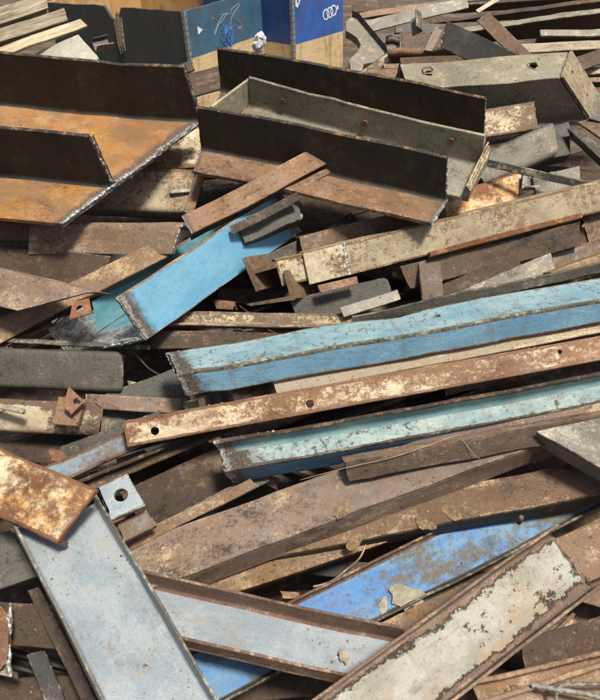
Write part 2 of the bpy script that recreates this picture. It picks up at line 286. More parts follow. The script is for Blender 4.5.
REPORT = []; SEED = [0]
def piece(name, label, cat, A, B, C, roll, mat, t=.010, extras=(), D=None, holes=(), slag=(), slagB=(), bow=None, dent=.006, warp=.0036, rag=.0022,
          crad=None, primary='plate', group=None, wlimit=None, endr=0.0, kn0=0.0, formed=None):
    """one rolled section or plate. A-B: an edge of its main face, C: the corner across from A, roll: tilt of that face against
    the heap's slope (0 flush, 90 standing). extras: other legs (name, u fraction, side, length or toe pixel, t, mat)."""
    SEED[0] += 1; rnd = random.Random(SEED[0] * 7 + 1); seed = Vector((rnd.uniform(-50, 50), rnd.uniform(-50, 50), rnd.uniform(-50, 50)))
    a3, b3 = P(*A), P(*B); ax = (b3 - a3).normalized(); L = (b3 - a3).length
    h = ax.cross(PN).normalized()
    if h.y > 0: h = -h
    up = h.cross(ax).normalized()
    if up.dot(PN) < 0: up = -up
    rr = math.radians(roll); u = h * math.cos(rr) + up * math.sin(rr); nrm = ax.cross(u).normalized()
    c3 = hit(C[0], C[1], a3, nrm); wv = c3 - a3; wd = wv.dot(u)
    if wd < 0: u = -u; wd = -wd
    ku = wv.dot(ax) / wd if wd else 0
    if wlimit and wd > wlimit: wd = wlimit
    n = nrm if nrm.dot(CAM - a3) > 0 else -nrm
    sy = 1 if ax.cross(u).dot(n) > 0 else -1
    kb = rnd.uniform(-.2, .2)
    if D: d3 = hit(D[0], D[1], a3, nrm); kb = ((d3 - a3).dot(ax) - L) / max(1e-4, (d3 - a3).dot(u))
    kn = kn0; strips = [(primary, 0, wd, -t, 0, None, mat)]
    if not extras and cat == 'steel plate' and wd > .05 and not holes:
        extras = [('lip', 1 if C[1] > A[1] else 0, -1, rnd.uniform(.03, .06), t, mat)]
    twist = rnd.uniform(-1, 1) * math.radians(3) if L < .8 and cat != 'timber' else 0
    if bow is None: bow = rnd.uniform(-1, 1) * .010 * min(1, L)
    dents = [(rnd.uniform(0, L), rnd.choice((0, 1, rnd.random())), rnd.uniform(.025, .06), rnd.uniform(-1, 1) * dent) for _ in range(max(2, int(L * 7)))]
    for e in extras:
        if e[0] == 'p':
            _, nm, u0, u1, n0, n1, m2 = e; n0, n1 = [(-lastl + v[1]) if isinstance(v, tuple) else v for v in (n0, n1)]; strips.append((nm, u0 * wd, u1 * wd, n0, n1, 'free', m2)); continue
        nm, fu, sgn, ln, t2, m2 = e
        uo = fu * wd if 0 < fu < 1 else (0 if fu == 0 else wd)
        if isinstance(ln, tuple):
            q = hit(ln[0], ln[1], a3 + u * uo, u); s = (q - a3 - u * uo).dot(n); kn = ((q - a3 - u * uo).dot(ax) - ku * uo) / s if abs(s) > .01 else 0
            kn = max(-1.2, min(1.2, kn)); ln = abs(s)
        lastl = ln
        ua, ub = (0, t2) if fu == 0 else ((wd - t2, wd) if fu == 1 else (uo - t2 / 2, uo + t2 / 2))
        strips.append((nm, ua, ub, 0, ln, ('+', fu), m2) if sgn > 0 else (nm, ua, ub, -ln, -t, ('-', fu), m2))
    REPORT.append((name, round(L, 2), round(wd, 3), round(ku, 2), round(kn, 2), [round(max(s[2] - s[1], s[4] - s[3]), 3) for s in strips[1:]]))
    rot = Matrix((ax, u * sy, n)).transposed().to_4x4()
    org = a3 + ax * L / 2 + u * wd / 2 - n * t
    mw = Matrix.Translation(org) @ rot; ox, oy, oz = L / 2, wd / 2, -t
    root = empty(name, mw) if (len(strips) > 1 or slag or slagB) else None
    loc = lambda x, uu, nn: Vector((x - ox, sy * (uu - oy), nn - oz))
    ds = [0, .006, .02, .05, .1, .16]; step = .035
    k = int(max(1, (L - .32) / step)); ss = sorted(set([min(d, L * .45) / L for d in ds] + [(.16 + (L - .32) * i / k) / L for i in range(1, k) if L > .4] + [1 - min(d, L * .45) / L for d in ds]))
    fq = Vector((3.1, 9, 9))
    def warpf(v, s):
        q = Vector((v.x * 5, v.y * 6, v.z * 6)) + seed
        d = noise.noise_vector(q) * warp + noise.noise_vector(q * 3.3) * (warp * .35)
        d.x *= .3
        for dx, du, dr, dz in dents:
            e2 = ((v.x + ox - dx) ** 2 + (v.y * sy + oy - du * wd) ** 2) / dr ** 2
            if e2 < 6: d.z += dz * math.exp(-e2)
        d.z += bow * 4 * s * (1 - s); a_ = twist * (s - .5) * 2; v2 = Vector((v.x, v.y * math.cos(a_) - v.z * math.sin(a_), v.y * math.sin(a_) + v.z * math.cos(a_)))
        return v2 + d
    def xat(s, uu, nn):
        xa = ku * uu + kn * nn; xb = L + kb * uu
        x = xa + s * (xb - xa)
        if rag:
            j = noise.noise(Vector((uu * 70, nn * 70, seed.z))) + .5 * noise.noise(Vector((uu * 190, nn * 190, seed.y)))
            if s < .5: x += j * rag * max(0, 1 - s * L / .012)
            else: x += j * rag * max(0, 1 - (1 - s) * L / .012)
        return x
    fpoly = None
    if formed:
        path = [Vector((a_ * wd, b_)) for a_, b_ in formed[0]]; rad_ = formed[1]; line = [path[0]]
        for q0, q1, q2 in zip(path, path[1:], path[2:]):
            da, db = (q0 - q1).normalized(), (q2 - q1).normalized(); ang = da.angle(db); tl = min(rad_ / math.tan(ang / 2), (q0 - q1).length * .48, (q2 - q1).length * .48)
            s0, s1 = q1 + da * tl, q1 + db * tl
            for k_ in range(7):
                t_ = k_ / 6; line.append((s0 * (1 - t_) + q1 * t_) * (1 - t_) + (q1 * (1 - t_) + s1 * t_) * t_)
        line.append(path[-1])
        # which side is away from the viewer on the main face
        nv = [((line[min(i + 1, len(line) - 1)] - line[max(i - 1, 0)]).normalized()) for i in range(len(line))]; nv = [Vector((-q.y, q.x)) for q in nv]
        mid = max(range(len(line) - 1), key=lambda i: abs((line[i + 1] - line[i]).x)); sg_ = -1 if nv[mid].y + nv[mid + 1].y > 0 else 1
        inner = [p_ + q_ * sg_ * t for p_, q_ in zip(line, nv)]
        fpoly = [(p_, 1. if i in (0, len(line) - 1) else 0.) for i, p_ in enumerate(line)] + [(p_, 0.) for p_ in inner[::-1]]
        strips = strips[:1]
    first = None; cut_parts = {}
    for nm, u0, u1, n0, n1, rt, m2 in strips:
        th = min(u1 - u0, n1 - n0); c = crad if (crad and rt is None) else min(.0018, th * .22); fil = {}
        rad = [c] * 4; fr = min(.010, th * 1.1)
        if rt and rt != 'free':
            sg, fu = rt
            if sg == '+':       # root edge at n0: corners 0 (u0,n0) and 1 (u1,n0)
                rad[0] = rad[1] = 0
                if fu < 1: fil[1] = (fr, 'a')
                if fu > 0: fil[0] = (fr, 'b')
            else:               # root edge at n1: corners 2 (u1,n1) and 3 (u0,n1)
                rad[2] = rad[3] = 0
                if fu < 1: fil[2] = (fr, 'b')
                if fu > 0: fil[3] = (fr, 'a')
        poly = fpoly or rect_poly(u0, u1, n0, n1, 0, rad, fil)
        # long edges get extra points so that ragged ends and dents show
        dense = []
        for i, (p, wv_) in enumerate(poly):
            q, w2 = poly[(i + 1) % len(poly)]; dense.append((p, wv_)); ln = (q - p).length; kk = int(ln / (.012 if rag else .05))
            for j in range(1, kk): dense.append((p.lerp(q, j / kk), 0. if kk > 2 else min(wv_, w2)))
        poly = dense; m = len(poly)
        bm = bmesh.new(); lw = bm.verts.layers.float.new('wear'); le = bm.verts.layers.float.new('endd'); ls = bm.verts.layers.float.new('side'); rows = []
        for s in ss:
            row = []
            for p, wr in poly:
                uu, nn = p
                if endr:                                             # rounded plate corner at the A end
                    pass
                x = xat(s, uu, nn)
                if endr and rt is None:
                    e_ = max(0, endr - uu) if uu < endr else max(0, uu - (wd - endr)); x += (endr - math.sqrt(max(0, endr ** 2 - e_ ** 2))) * max(0, 1 - s * L / .1)
                v = bm.verts.new(loc(x, uu, nn)); v[lw] = 1. if (s in (0, 1)) else wr; v[le] = min(s, 1 - s) * L; v[ls] = max(0, min(uu, wd - uu)) if rt is None else .05; row.append(v)
            rows.append(row)
        for r0, r1 in zip(rows, rows[1:]):
            for i in range(m): bm.faces.new((r0[i], r0[(i + 1) % m], r1[(i + 1) % m], r1[i]))
        bm.faces.new(rows[0]); bm.faces.new(rows[-1][::-1])
        me = bm_me(bm, nm)
        if rt is None and holes:
            for hp in holes:
                q = hit(hp[0], hp[1], a3, n); hx, hu = (q - a3).dot(ax), (q - a3).dot(u)
                me = drill(me, loc(hx, hu, 0), hp[2], t * 6)
        V = me.vertices; co = np.empty(len(V) * 3, np.float32); V.foreach_get('co', co); co = co.reshape(-1, 3).astype(float)
        out = np.array([warpf(Vector(v), min(1, max(0, (v[0] + ox) / L))) for v in co])
        tcv = co + np.array(seed)
        V.foreach_set('co', out.astype(np.float32).ravel()); finish(me, seed, True); put_attr(me, 'tc', 'FLOAT_VECTOR', tcv); me.set_sharp_from_angle(angle=math.radians(38))
        if root is None:
            o = link(name, me, m2); o.matrix_world = mw; root = o
        else:
            o = link(nm, me, m2, root)
        for which, s0 in ((slag, 0.), (slagB, 1.)):
            if nm in which or 'all' in which:
                bm = bmesh.new(); wide = (u1 - u0) > (n1 - n0); ln = max(u1 - u0, n1 - n0); k = max(5, int(ln / .006)); pts = []; rads = []
                if fpoly: k = len(line) * 3 - 3
                for i in range(k + 1):
                    f = i / k
                    if fpoly:
                        g_ = min(i // 3, len(line) - 2); uu, nn = (line[g_].lerp(line[g_ + 1], (i - 3 * g_) / 3) + inner[g_].lerp(inner[g_ + 1], (i - 3 * g_) / 3)) / 2
                    else: uu, nn = (u0 + (u1 - u0) * f, (n0 + n1) / 2) if wide else ((u0 + u1) / 2, n0 + (n1 - n0) * f)
                    p = loc(xat(s0, uu, nn) + (.001 if s0 == 0 else -.001), uu, nn); p = warpf(p, s0)
                    q = noise.noise(Vector((f * ln * 95, seed.x, 0))); q2 = noise.noise(Vector((f * ln * 40, seed.y, 3)))
                    p += Vector((q2 * .003, q * .0015, q * .002)); pts.append(p); rads.append(th * .36 * (.8 + .9 * max(-.5, q)) * (.75 if i in (0, k) else 1))
                lathe_tube(bm, pts, rads, 6)
                me2 = bm_me(bm, 'torch_cut_edge'); finish(me2, seed, True); link('torch_cut_edge', me2, 'slag', o if o is not root else root)
    if len(strips) > 1 or slag or slagB: pass
    tag(root, label, cat, group)
    root_info = dict(root=root, a=a3, ax=ax, u=u, n=n, L=L, w=wd, loc=loc, seed=seed, t=t)
    return root_info
def drill(me, centre, r, depth):
    bm = bmesh.new(); bmesh.ops.create_cone(bm, cap_ends=True, segments=20, radius1=r, radius2=r, depth=depth, matrix=Matrix.Translation(centre))
    cme = bpy.data.meshes.new('c'); bm.to_mesh(cme); bm.free(); co = bpy.data.objects.new('c', cme); o = bpy.data.objects.new('t', me)
    COL.objects.link(co); COL.objects.link(o); md = o.modifiers.new('b', 'BOOLEAN'); md.object = co; md.operation = 'DIFFERENCE'; md.solver = 'EXACT'; md.use_self = True; md.use_hole_tolerant = True
    dg = bpy.context.evaluated_depsgraph_get(); dg.update(); new = bpy.data.meshes.new_from_object(o.evaluated_get(dg))
    bpy.data.objects.remove(o); bpy.data.objects.remove(co); return new

# ------------------------------------------------------------------ setting: the yard and the heap's core
def height(x, y):
    def sm(a, b, v): t = min(1, max(0, (v - a) / (b - a))); return t * t * (3 - 2 * t)
    side = 1 - sm(2.1, 3.2, abs(x))
    z1 = (Z0 + TS * y - .30) * sm(-.6, .3, y) * (1 - sm(2.55, 3.1, y)) * side
    z2 = .62 * sm(-.2, .5, x) * (1 - sm(4.5, 6.5, x)) * sm(2.7, 3.2, y) * (1 - sm(5.2, 6.5, y))
    z3 = .62 * (1 - sm(-1.35, -.95, x)) * sm(2.6, 3.0, y) * (1 - sm(4.0, 4.8, y)) * sm(-4, -3, x)
    z = max(0, z1, z2, z3)
    return z + .03 * noise.noise(Vector((x * 3, y * 3, 0))) * (1 if z > .02 else .3)
def make_ground():
    def axis(lo, hi, a, b, fine, coarse):
        v = [lo]; 
        while v[-1] < hi: v.append(v[-1] + (fine if a <= v[-1] < b else coarse))
        return v
    xs = axis(-60, 60, -4, 7, .1, 4); ys = axis(-20, 120, -2, 8, .1, 4); bm = bmesh.new()
    g = [[bm.verts.new((x, y, height(x, y))) for x in xs] for y in ys]
    for j in range(len(ys) - 1):
        for i in range(len(xs) - 1): bm.faces.new((g[j][i], g[j][i + 1], g[j + 1][i + 1], g[j + 1][i]))
    o = link('ground', bm_me(bm, 'ground'), 'dirt'); o['kind'] = 'structure'
    for p in o.data.polygons: p.use_smooth = True
make_ground()

# ------------------------------------------------------------------ the scrap, from the crest of the heap down to the camera
# --- heavy fabricated sections on the crest
piece('steel_section', 'heavy dark steel section with two upright plates and orange rusty floor, top left', 'steel section',
      (202, 119, .14), (-75, 93, .14), (60, 222), 2, 'millrust', .014, primary='base_plate', slag=('base_plate', 'upright_plate'), rag=.004,
      extras=[('upright_plate', 0, 1, (186, 65), .012, 'mill'), ('upright_plate', .66, 1, (90, 133), .012, 'mill')])
piece('steel_section', 'long black-sided trough-like steel section behind the rusty angle bar, centre top', 'steel section',
      (484, 140, .10), (221, 88, .10), (431, 224), 4, 'rustred', .014, primary='base_plate', slag=('base_plate', 'upright_plate'), rag=.003, D=(196, 165),
      extras=[('upright_plate', 0, 1, (487, 97), .012, 'mill'), ('upright_plate', .74, 1, (447, 158), .012, 'mill')])
tray = piece('channel_bar', 'grey steel channel with bolt holes lying inside the black-sided trough', 'channel',
      (481, 163, .125), (252, 105, .125), (462, 198), 4, 'tray', .010, primary='web', rag=.006, D=(212, 131),
      extras=[('flange', 0, 1, (486, 134), .010, 'tray')])
bx = piece('box_section', 'large box beam with torn bolt holes on top and a drilled end plate, top right', 'steel section',
      (567, 52, .12), (400, 64, .10), (558, 78), -6, 'tray', .010, primary='top_plate', holes=((429, 72, .013), (534, 66, .015)),
      extras=[('side_plate', 1, -1, (586, 120), .010, 'tray'), ('side_plate', 0, -1, .17, .010, 'tray')])
# --- pieces tucked round the crest, right
piece('steel_plate', 'short plate with cream and rust speckles behind the end of the black trough', 'steel plate',
      (534, 101, .06), (478, 110, .06), (537, 129), -20, 'speck', .012, slag=('plate',), rag=.002)
piece('channel_bar', 'short grey channel end with rounded lip above the thin dark strap', 'channel',
      (553, 121, .05), (470, 157, .03), (559, 153), -28, 'grey', .012, primary='web', endr=.012,
      formed=([(0, -.05), (0, 0), (1, 0), (1, -.06)], .018))
piece('steel_plate', 'dark grey plate edge sticking out right of the rounded channel end', 'steel plate',
      (568, 122, .01), (520, 132, .01), (571, 154), -15, 'greydk', .012)
piece('flat_bar', 'thin dark grey strap slanting down to the right edge under the box beam', 'flat bar',
      (486, 159, .075), (640, 192, .075), (487, 167), -60, 'greydk', .008, primary='plate')
piece('steel_plate', 'crumbling orange rust-eaten plate under the torn channel end', 'steel plate',
      (521, 170, .0), (430, 200, .0), (520, 200), -20, 'rustor', .02, rag=.006, warp=.008)
piece('steel_bracket', 'tiny blue painted bracket between the orange plate and grey plate', 'bracket',
      (523, 172, .02), (531, 171, .02), (522, 190), -30, 'azure', .008, primary='plate', extras=[('flange', 1, 1, .02, .006, 'skyin')])
piece('steel_plate', 'small square grey plate behind the long tan channel, right', 'steel plate',
      (580, 166, .02), (532, 176, .02), (581, 195), -25, 'grey', .010)
piece('angle_bar', 'grey angle bar running down to the right edge beside the box beam end', 'angle bar',
      (567, 128, .03), (660, 212, .06), (577, 126), -30, 'greydk', .010, primary='leg', extras=[('leg', 0, -1, .06, .010, 'greydk')])
piece('angle_bar', 'pinkish rusty bar at the right edge just below the box beam end', 'angle bar',
      (578, 122, .02), (640, 168, .02), (596, 118), -20, 'rustred', .010, primary='leg', extras=[('leg', 1, -1, .05, .010, 'rust')])
piece('steel_plate', 'dark plate corner at the right edge touching the drilled end plate', 'steel plate',
      (597, 92, .08), (650, 110, .08), (589, 118), -25, 'greydk', .010)
piece('steel_plate', 'brown rusty plate lying low at the right edge below the thin strap', 'steel plate',
      (578, 205, .0), (650, 190, .0), (592, 250), -20, 'rust', .010)
# --- long tan channel with spliced end
tn = piece('channel_bar', 'long tan painted channel with welded splice and rusty end, right of centre', 'channel',
      (303, 253, .085), (640, 172, .085), (309, 285), -46, 'tan', .010, primary='web',
      extras=[('flange', 0, -1, .07, .009, 'tan'), ('flange', 1, -1, .07, .009, 'rustdk')])
piece('channel_bar', 'rusty cream stub slotted into the spliced end of the long tan channel', 'channel',
      (275, 260, .08), (350, 243, .08), (282, 287), -46, 'flake', .009, primary='web', extras=[('flange', 0, -1, .05, .008, 'flake')])
piece('box_section', 'brown rusty box section behind the spliced end of the tan channel', 'steel section',
      (299, 237, .03), (445, 200, .03), (305, 262), -42, 'rust', .010, primary='side_plate',
      extras=[('top_plate', 0, -1, .09, .010, 'rustdk'), ('end_web', .5, -1, .08, .010, 'rustdk')])
piece('steel_plate', 'dark plate standing behind the brown box section left of the tan channel', 'steel plate',
      (298, 239, .0), (262, 258, .0), (303, 262), -45, 'greydk', .010)
piece('flat_bar', 'short orange rusty flat tucked under the spliced tan channel', 'flat bar',
      (357, 276, .055), (318, 285, .055), (358, 284), -40, 'rustbr', .012)
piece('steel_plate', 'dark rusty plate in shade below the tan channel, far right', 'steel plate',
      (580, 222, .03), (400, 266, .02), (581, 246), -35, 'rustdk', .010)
piece('angle_bar', 'thin tan rusty lip bar along the underside of the long tan channel', 'angle bar',
      (582, 212, .06), (430, 252, .05), (583, 217), -30, 'rustbr', .010, primary='leg', extras=[('leg', 0, -1, .03, .008, 'rust')])
# --- pieces between the tan channel and the blue angle
piece('flat_bar', 'upright rusty orange-streaked stub standing above the blue angle, right of centre', 'flat bar',
      (419, 263, .02), (424, 320, .02), (440, 259), -10, 'rust', .014)
piece('steel_plate', 'dark brown plate slanting behind the upright rusty stub', 'steel plate',
      (519, 252, .0), (425, 292, .0), (521, 270), -30, 'rustdk', .010)
piece('steel_plate', 'pale grey tapering plate pointing right above the blue angle', 'steel plate',
      (550, 252, .025), (440, 300, .025), (556, 272), -30, 'grey', .010, rag=.003)
piece('angle_bar', 'brown rusty bar running off the right edge above the dark flat', 'angle bar',
      (551, 272, .03), (650, 236, .03), (556, 284), -40, 'rust', .010, primary='leg', extras=[('leg', 0, -1, .05, .008, 'rust')])
piece('steel_plate', 'grey and blue scrap plate behind the pale tapering plate', 'steel plate',
      (518, 263, -.03), (600, 238, -.03), (524, 285), -30, 'bluebrown', .010)
piece('angle_bar', 'small grey bent angle left of the upright rusty stub', 'angle bar',
      (398, 290, .03), (340, 308, .03), (401, 300), -30, 'greyflat', .008, primary='leg', extras=[('leg', 1, -1, .03, .008, 'greydk')])
piece('steel_plate', 'dark rounded plate below the orange flat, under the tan channel', 'steel plate',
      (388, 276, .0), (290, 300, .0), (394, 300), -30, 'greydk', .010, endr=.02)
piece('angle_bar', 'cream speckled rusty angle lying level between the sky blue channel and blue angle', 'angle bar',
      (354, 314, .0), (160, 310, .0), (352, 330), -25, 'speck', .010, primary='leg', extras=[('leg', 1, 1, .02, .008, 'rust')])
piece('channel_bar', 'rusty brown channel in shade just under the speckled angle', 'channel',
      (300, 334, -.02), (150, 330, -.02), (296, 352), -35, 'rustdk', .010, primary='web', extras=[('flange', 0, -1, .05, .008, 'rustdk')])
# --- upper left pieces under the heavy section
piece('steel_plate', 'rusty plate with flaking cream paint poking out beneath the heavy dark section', 'angle bar',
      (225, 124, .045), (140, 132, .045), (213, 165), -14, 'flake', .012, primary='leg', extras=[('leg', 0, -1, .07, .010, 'rustdk')], rag=.004, slag=('leg',))
piece('channel_bar', 'beige channel end with rounded corner in the shadow of the heavy section', 'channel',
      (196, 170, .03), (80, 165, .03), (186, 213), -32, 'tan', .010, primary='web', endr=.02, formed=([(0, 0), (1, 0), (1.05, -.06)], .022))
piece('flat_bar', 'narrow dark red rusty strip right of the beige channel end', 'flat bar',
      (210, 163, .02), (192, 214, .02), (200, 163), -10, 'rustred', .012)
piece('round_bar', 'thin grey bar end left of the rusty angle bar', 'round bar',
      (234, 183, .01), (170, 190, .0), (235, 187), -30, 'greyflat', .012)
# --- rusty angle bar and sky blue channel
piece('angle_bar', 'red-brown rusty angle bar slanting up right across the black trough', 'angle bar',
      (336, 136, .20), (182, 216, .15), (349, 152), -28, 'rustred', .009, primary='leg', slag=('leg',), rag=.003,
      extras=[('leg', 1, -1, .05, .009, 'rustdk')])
piece('flat_bar', 'small rusty tab beneath the upper end of the slanting angle bar', 'flat bar',
      (342, 160, .15), (295, 184, .14), (344, 166), -40, 'rustred', .008)
skb = piece('channel_bar', 'big sky blue channel with bright torch-cut end facing left', 'channel',
      (119, 297, .16), (281, 192, .085), (148, 341), -56, 'sky', .012, primary='flange', slag=('flange', 'web', 'far_flange'), rag=.005, D=(296, 222),
      extras=[('web', 1, -1, (68, 357), .012, 'skyin'), ('p', 'far_flange', .3, .92, ('L', 0.), ('L', .012), 'skyin')])
piece('steel_plate', 'dark plate with melted ragged end behind the sky blue channel tip', 'steel plate',
      (298, 200, .09), (235, 226, .09), (301, 219), -25, 'greydk', .012, slag=('plate',), rag=.008, warp=.006)
piece('flat_bar', 'dark rusty flat below the slanting angle bar, over the blue channel', 'flat bar',
      (297, 192, .14), (230, 226, .12), (299, 201), -40, 'rustdk', .008)
piece('angle_bar', 'brown rusty angle with a bright curled cut end, left of the blue channel', 'angle bar',
      (180, 221, .10), (30, 221, .08), (171, 254), -44, 'rustdust', .010, primary='leg', slag=('leg',), rag=.003, bow=-.012,
      kn0=.8, formed=([(1, 0), (0, 0), (.1, -.075)], .022))
piece('channel_bar', 'curled brown channel stub at the left edge under the heavy section', 'channel',
      (38, 220, .07), (-40, 215, .07), (37, 243), -38, 'rust', .010, primary='web', endr=.03, formed=([(0, -.03), (0, 0), (1, 0), (1, -.04)], .024))
piece('steel_plate', 'broad dark brown weathered plate behind the left rusty pieces', 'steel plate',
      (110, 256, .02), (-40, 243, .02), (100, 300), -32, 'rustdk', .012)
piece('angle_bar', 'brown angle bar slanting from the left edge up to the blue channel', 'angle bar',
      (160, 238, .045), (-40, 338, .03), (172, 254), -24, 'rust', .010, primary='leg', extras=[('leg', 1, -1, .05, .010, 'rustdk')])
piece('angle_bar', 'rusty angle with a drooping lip over the blue channel, left edge', 'angle bar',
      (93, 291, .15), (-45, 258, .15), (20, 312), -24, 'rustdust', .008, primary='leg', rag=.003, bow=.012,
      formed=([(1, 0), (0, 0), (-.15, -.06)], .02))
piece('steel_bracket', 'rusty tab with a hole hanging below the drooping rusty angle', 'bracket',
      (73, 301, .125), (90, 296, .125), (69, 320), -20, 'rustbr', .008, holes=((80, 309, .009),), rag=.002)
piece('channel_bar', 'dark grey channel with rounded end lying level at the left edge', 'channel',
      (122, 352, .05), (-40, 346, .05), (123, 393), -34, 'greydk', .010, primary='web', endr=.022,
      formed=([(0, -.05), (0, 0), (1, 0), (1, -.035)], .014))
piece('flat_bar', 'thin pale-edged flat in the dark above the grey rounded channel', 'flat bar',
      (150, 345, .0), (-20, 336, .0), (150, 350), -20, 'greydk', .008)
piece('channel_bar', 'tan rusty channel end with curled rim at the left edge', 'channel',
      (103, 403, .09), (-40, 396, .09), (98, 437), -34, 'flake', .010, primary='web', endr=.018, bow=.012,
      formed=([(0, 0), (1, 0), (1.05, -.06)], .022))
piece('steel_bracket', 'rusty gusset with a bolt hole standing on the tan curled channel', 'bracket',
      (68, 387, .145), (85, 403, .125), (63, 408), -14, 'rustbr', .008, holes=((76, 402, .008),), rag=.002)
piece('steel_bracket', 'brown square lug beside the rusty gusset on the tan channel', 'bracket',
      (58, 397, .115), (84, 400, .115), (53, 424), -24, 'rust', .010, rag=.002)
piece('steel_bar', 'silver torn steel tip poking in at the left edge', 'steel bar',
      (23, 409, .13), (-20, 398, .13), (21, 414), -20, 'greyflat', .014, slag=('plate',), rag=.006)
piece('steel_plate', 'dark brown plate wedge behind the holed strap end', 'steel plate',
      (186, 399, .02), (85, 393, .02), (184, 414), -30, 'rustred', .010)
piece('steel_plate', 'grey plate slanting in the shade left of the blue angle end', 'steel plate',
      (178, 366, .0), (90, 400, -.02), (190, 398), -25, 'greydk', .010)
piece('steel_bracket', 'small pale block showing beneath the blue angle end', 'bracket',
      (186, 402, .04), (198, 399, .04), (188, 412), -30, 'dust', .012)
piece('steel_bracket', 'small slate blue stub between the blue angle and the holed strap', 'bracket',
      (232, 388, .01), (204, 396, .01), (236, 412), -30, 'slate', .012)
# --- the long parallel bars across the middle
piece('flat_bar', 'long dark flat along the top edge of the upper blue angle', 'flat bar',
      (352, 316, .055), (650, 252, .055), (354, 326), -50, 'greydk', .010)
piece('angle_bar', 'upper of the two long light blue angles, cyan top and azure side', 'angle bar',
      (166, 353, .115), (650, 268, .115), (177, 375), 26, 'cyan', .010, primary='leg', slag=('leg',), rag=.006, holes=((437, 314, .008),),
      extras=[('leg', 1, -1, (188, 398), .010, 'azure')])
piece('channel_bar', 'pale dusty brown bar between the upper blue angle and the holed strap', 'channel',
      (272, 380, .098), (650, 309, .098), (278, 394), -20, 'dust', .010, primary='web', extras=[('flange', 1, -1, .04, .010, 'rust'), ('flange', 0, -1, .04, .010, 'rust')])
piece('flat_bar', 'long rusty mottled strap with two bolt holes across the middle', 'angle bar',
      (123, 421, .125), (650, 327, .125), (128, 447), -30, 'strap', .010, primary='leg', holes=((155, 431, .0095), (310, 404, .0095), (560, 352, .006)),
      extras=[('leg', 0, -1, .06, .009, 'rust')], warp=.002)
piece('channel_bar', 'lower pale teal bar with ragged cut end under the holed strap', 'channel',
      (218, 448, .085), (650, 369, .085), (226, 472), 0, 'teal', .010, primary='web', slag=('web', 'flange'), rag=.006,
      extras=[('flange', 1, -1, (233, 484), .010, 'slate'), ('flange', 0, 1, .035, .010, 'tealshade')])
piece('angle_bar', 'rusty angle with pale edge directly below the teal bar', 'angle bar',
      (345, 463, .115), (650, 406, .115), (350, 482), -42, 'rustdk', .009, primary='leg', rag=.003,
      extras=[('leg', 0, -1, .05, .009, 'rustdust')])
piece('box_section', 'grey steel box corner jutting in at the right edge below the teal bar', 'steel section',
      (536, 431, .125), (660, 500, .125), (632, 411), -6, 'grey', .010, primary='top_plate',
      extras=[('side_plate', 0, -1, (540, 447), .010, 'greyflat')])
# --- broad brown beams
bm36 = piece('steel_section', 'broad dusty brown beam rising to the right below the teal bar', 'steel section',
      (90, 610, .05), (610, 418, .085), (66, 566), 8, 'rustdust', .012, primary='web',
      extras=[('flange', 0, -1, .075, .012, 'rustdust'), ('flange', 1, -1, .08, .012, 'rustdk')])
bm37 = piece('steel_section', 'broad brown flat-topped beam with loose rust flakes, right of centre', 'steel section',
      (232, 565, -.01), (660, 482, .02), (226, 530), 6, 'rustdust', .012, primary='web',
      extras=[('flange', 0, -1, .05, .012, 'mill')])
piece('steel_plate', 'red-brown rusty plate strip above the bright blue channel', 'steel plate',
      (215, 600, -.03), (420, 530, -.03), (205, 570), -10, 'rust', .010)
bm39 = piece('channel_bar', 'bright blue channel with flaking paint, lower centre', 'channel',
      (170, 660, -.02), (640, 432, -.09), (206, 712), -6, 'ultra', .010, primary='web',
      extras=[('flange', 0, 1, .018, .006, 'rustfl'), ('flange', 1, 1, .022, .006, 'greydk')])
piece('steel_plate', 'brown rusty plate between the bright blue channel and the white flaking channel', 'steel plate',
      (370, 628, -.02), (640, 498, .0), (390, 690), -8, 'rust', .012)
bm40 = piece('channel_bar', 'scraped blue-grey channel with rusty flanges crossing the lower centre', 'channel',
      (128, 577, .045), (402, 639, .045), (150, 637), 14, 'bluegrey2', .009, primary='web',
      extras=[('flange', 0, 1, .045, .006, 'rustfl'), ('flange', 1, 1, .030, .006, 'rustfl')])
piece('channel_bar', 'wide pale blue-grey channel running off the bottom left', 'channel',
      (14, 530, .15), (178, 860, .20), (98, 503), 12, 'bluegrey', .010, primary='web',
      extras=[('flange', 0, 1, .035, .006, 'bluegrey'), ('flange', 1, 1, .035, .006, 'bluegrey')])
piece('steel_plate', 'rusty orange plate with peeling cream crust over the blue-grey channel top', 'steel plate',
      (98, 490, .215), (-60, 424, .20), (57, 543), -8, 'rustor', .010, warp=.005, rag=.003)
piece('channel_bar', 'channel with flaking white paint and rusty flanges, bottom right', 'channel',
      (549, 531, .105), (215, 768, .14), (594, 592), -4, 'white', .010, primary='web', slag=('web',), rag=.013,
      extras=[('flange', 0, 1, .035, .006, 'rustdust'), ('flange', 1, 1, .028, .006, 'rustdust')])
piece('steel_plate', 'brown rusty plate behind the cut end of the white flaking channel', 'steel plate',
      (556, 538, .07), (660, 500, .07), (580, 585), -10, 'rustdust', .012, rag=.003)
piece('steel_plate', 'grey-brown plate low at the right edge below the white flaking channel', 'steel plate',
      (520, 640, .03), (660, 596, .03), (530, 690), -10, 'rustdk', .010)
piece('angle_bar', 'upper brown angle with pale rim at the bottom right corner', 'angle bar',
      (470, 680, .05), (680, 630, .05), (480, 706), -6, 'rust', .009, primary='leg', extras=[('leg', 0, 1, .03, .009, 'rustdust')])
piece('angle_bar', 'lower brown angle with pale rim beneath the grey cable, bottom right corner', 'angle bar',
      (440, 710, .07), (680, 640, .07), (460, 770), -4, 'rustdust', .009, primary='leg', extras=[('leg', 0, 1, .03, .009, 'rustdust')])
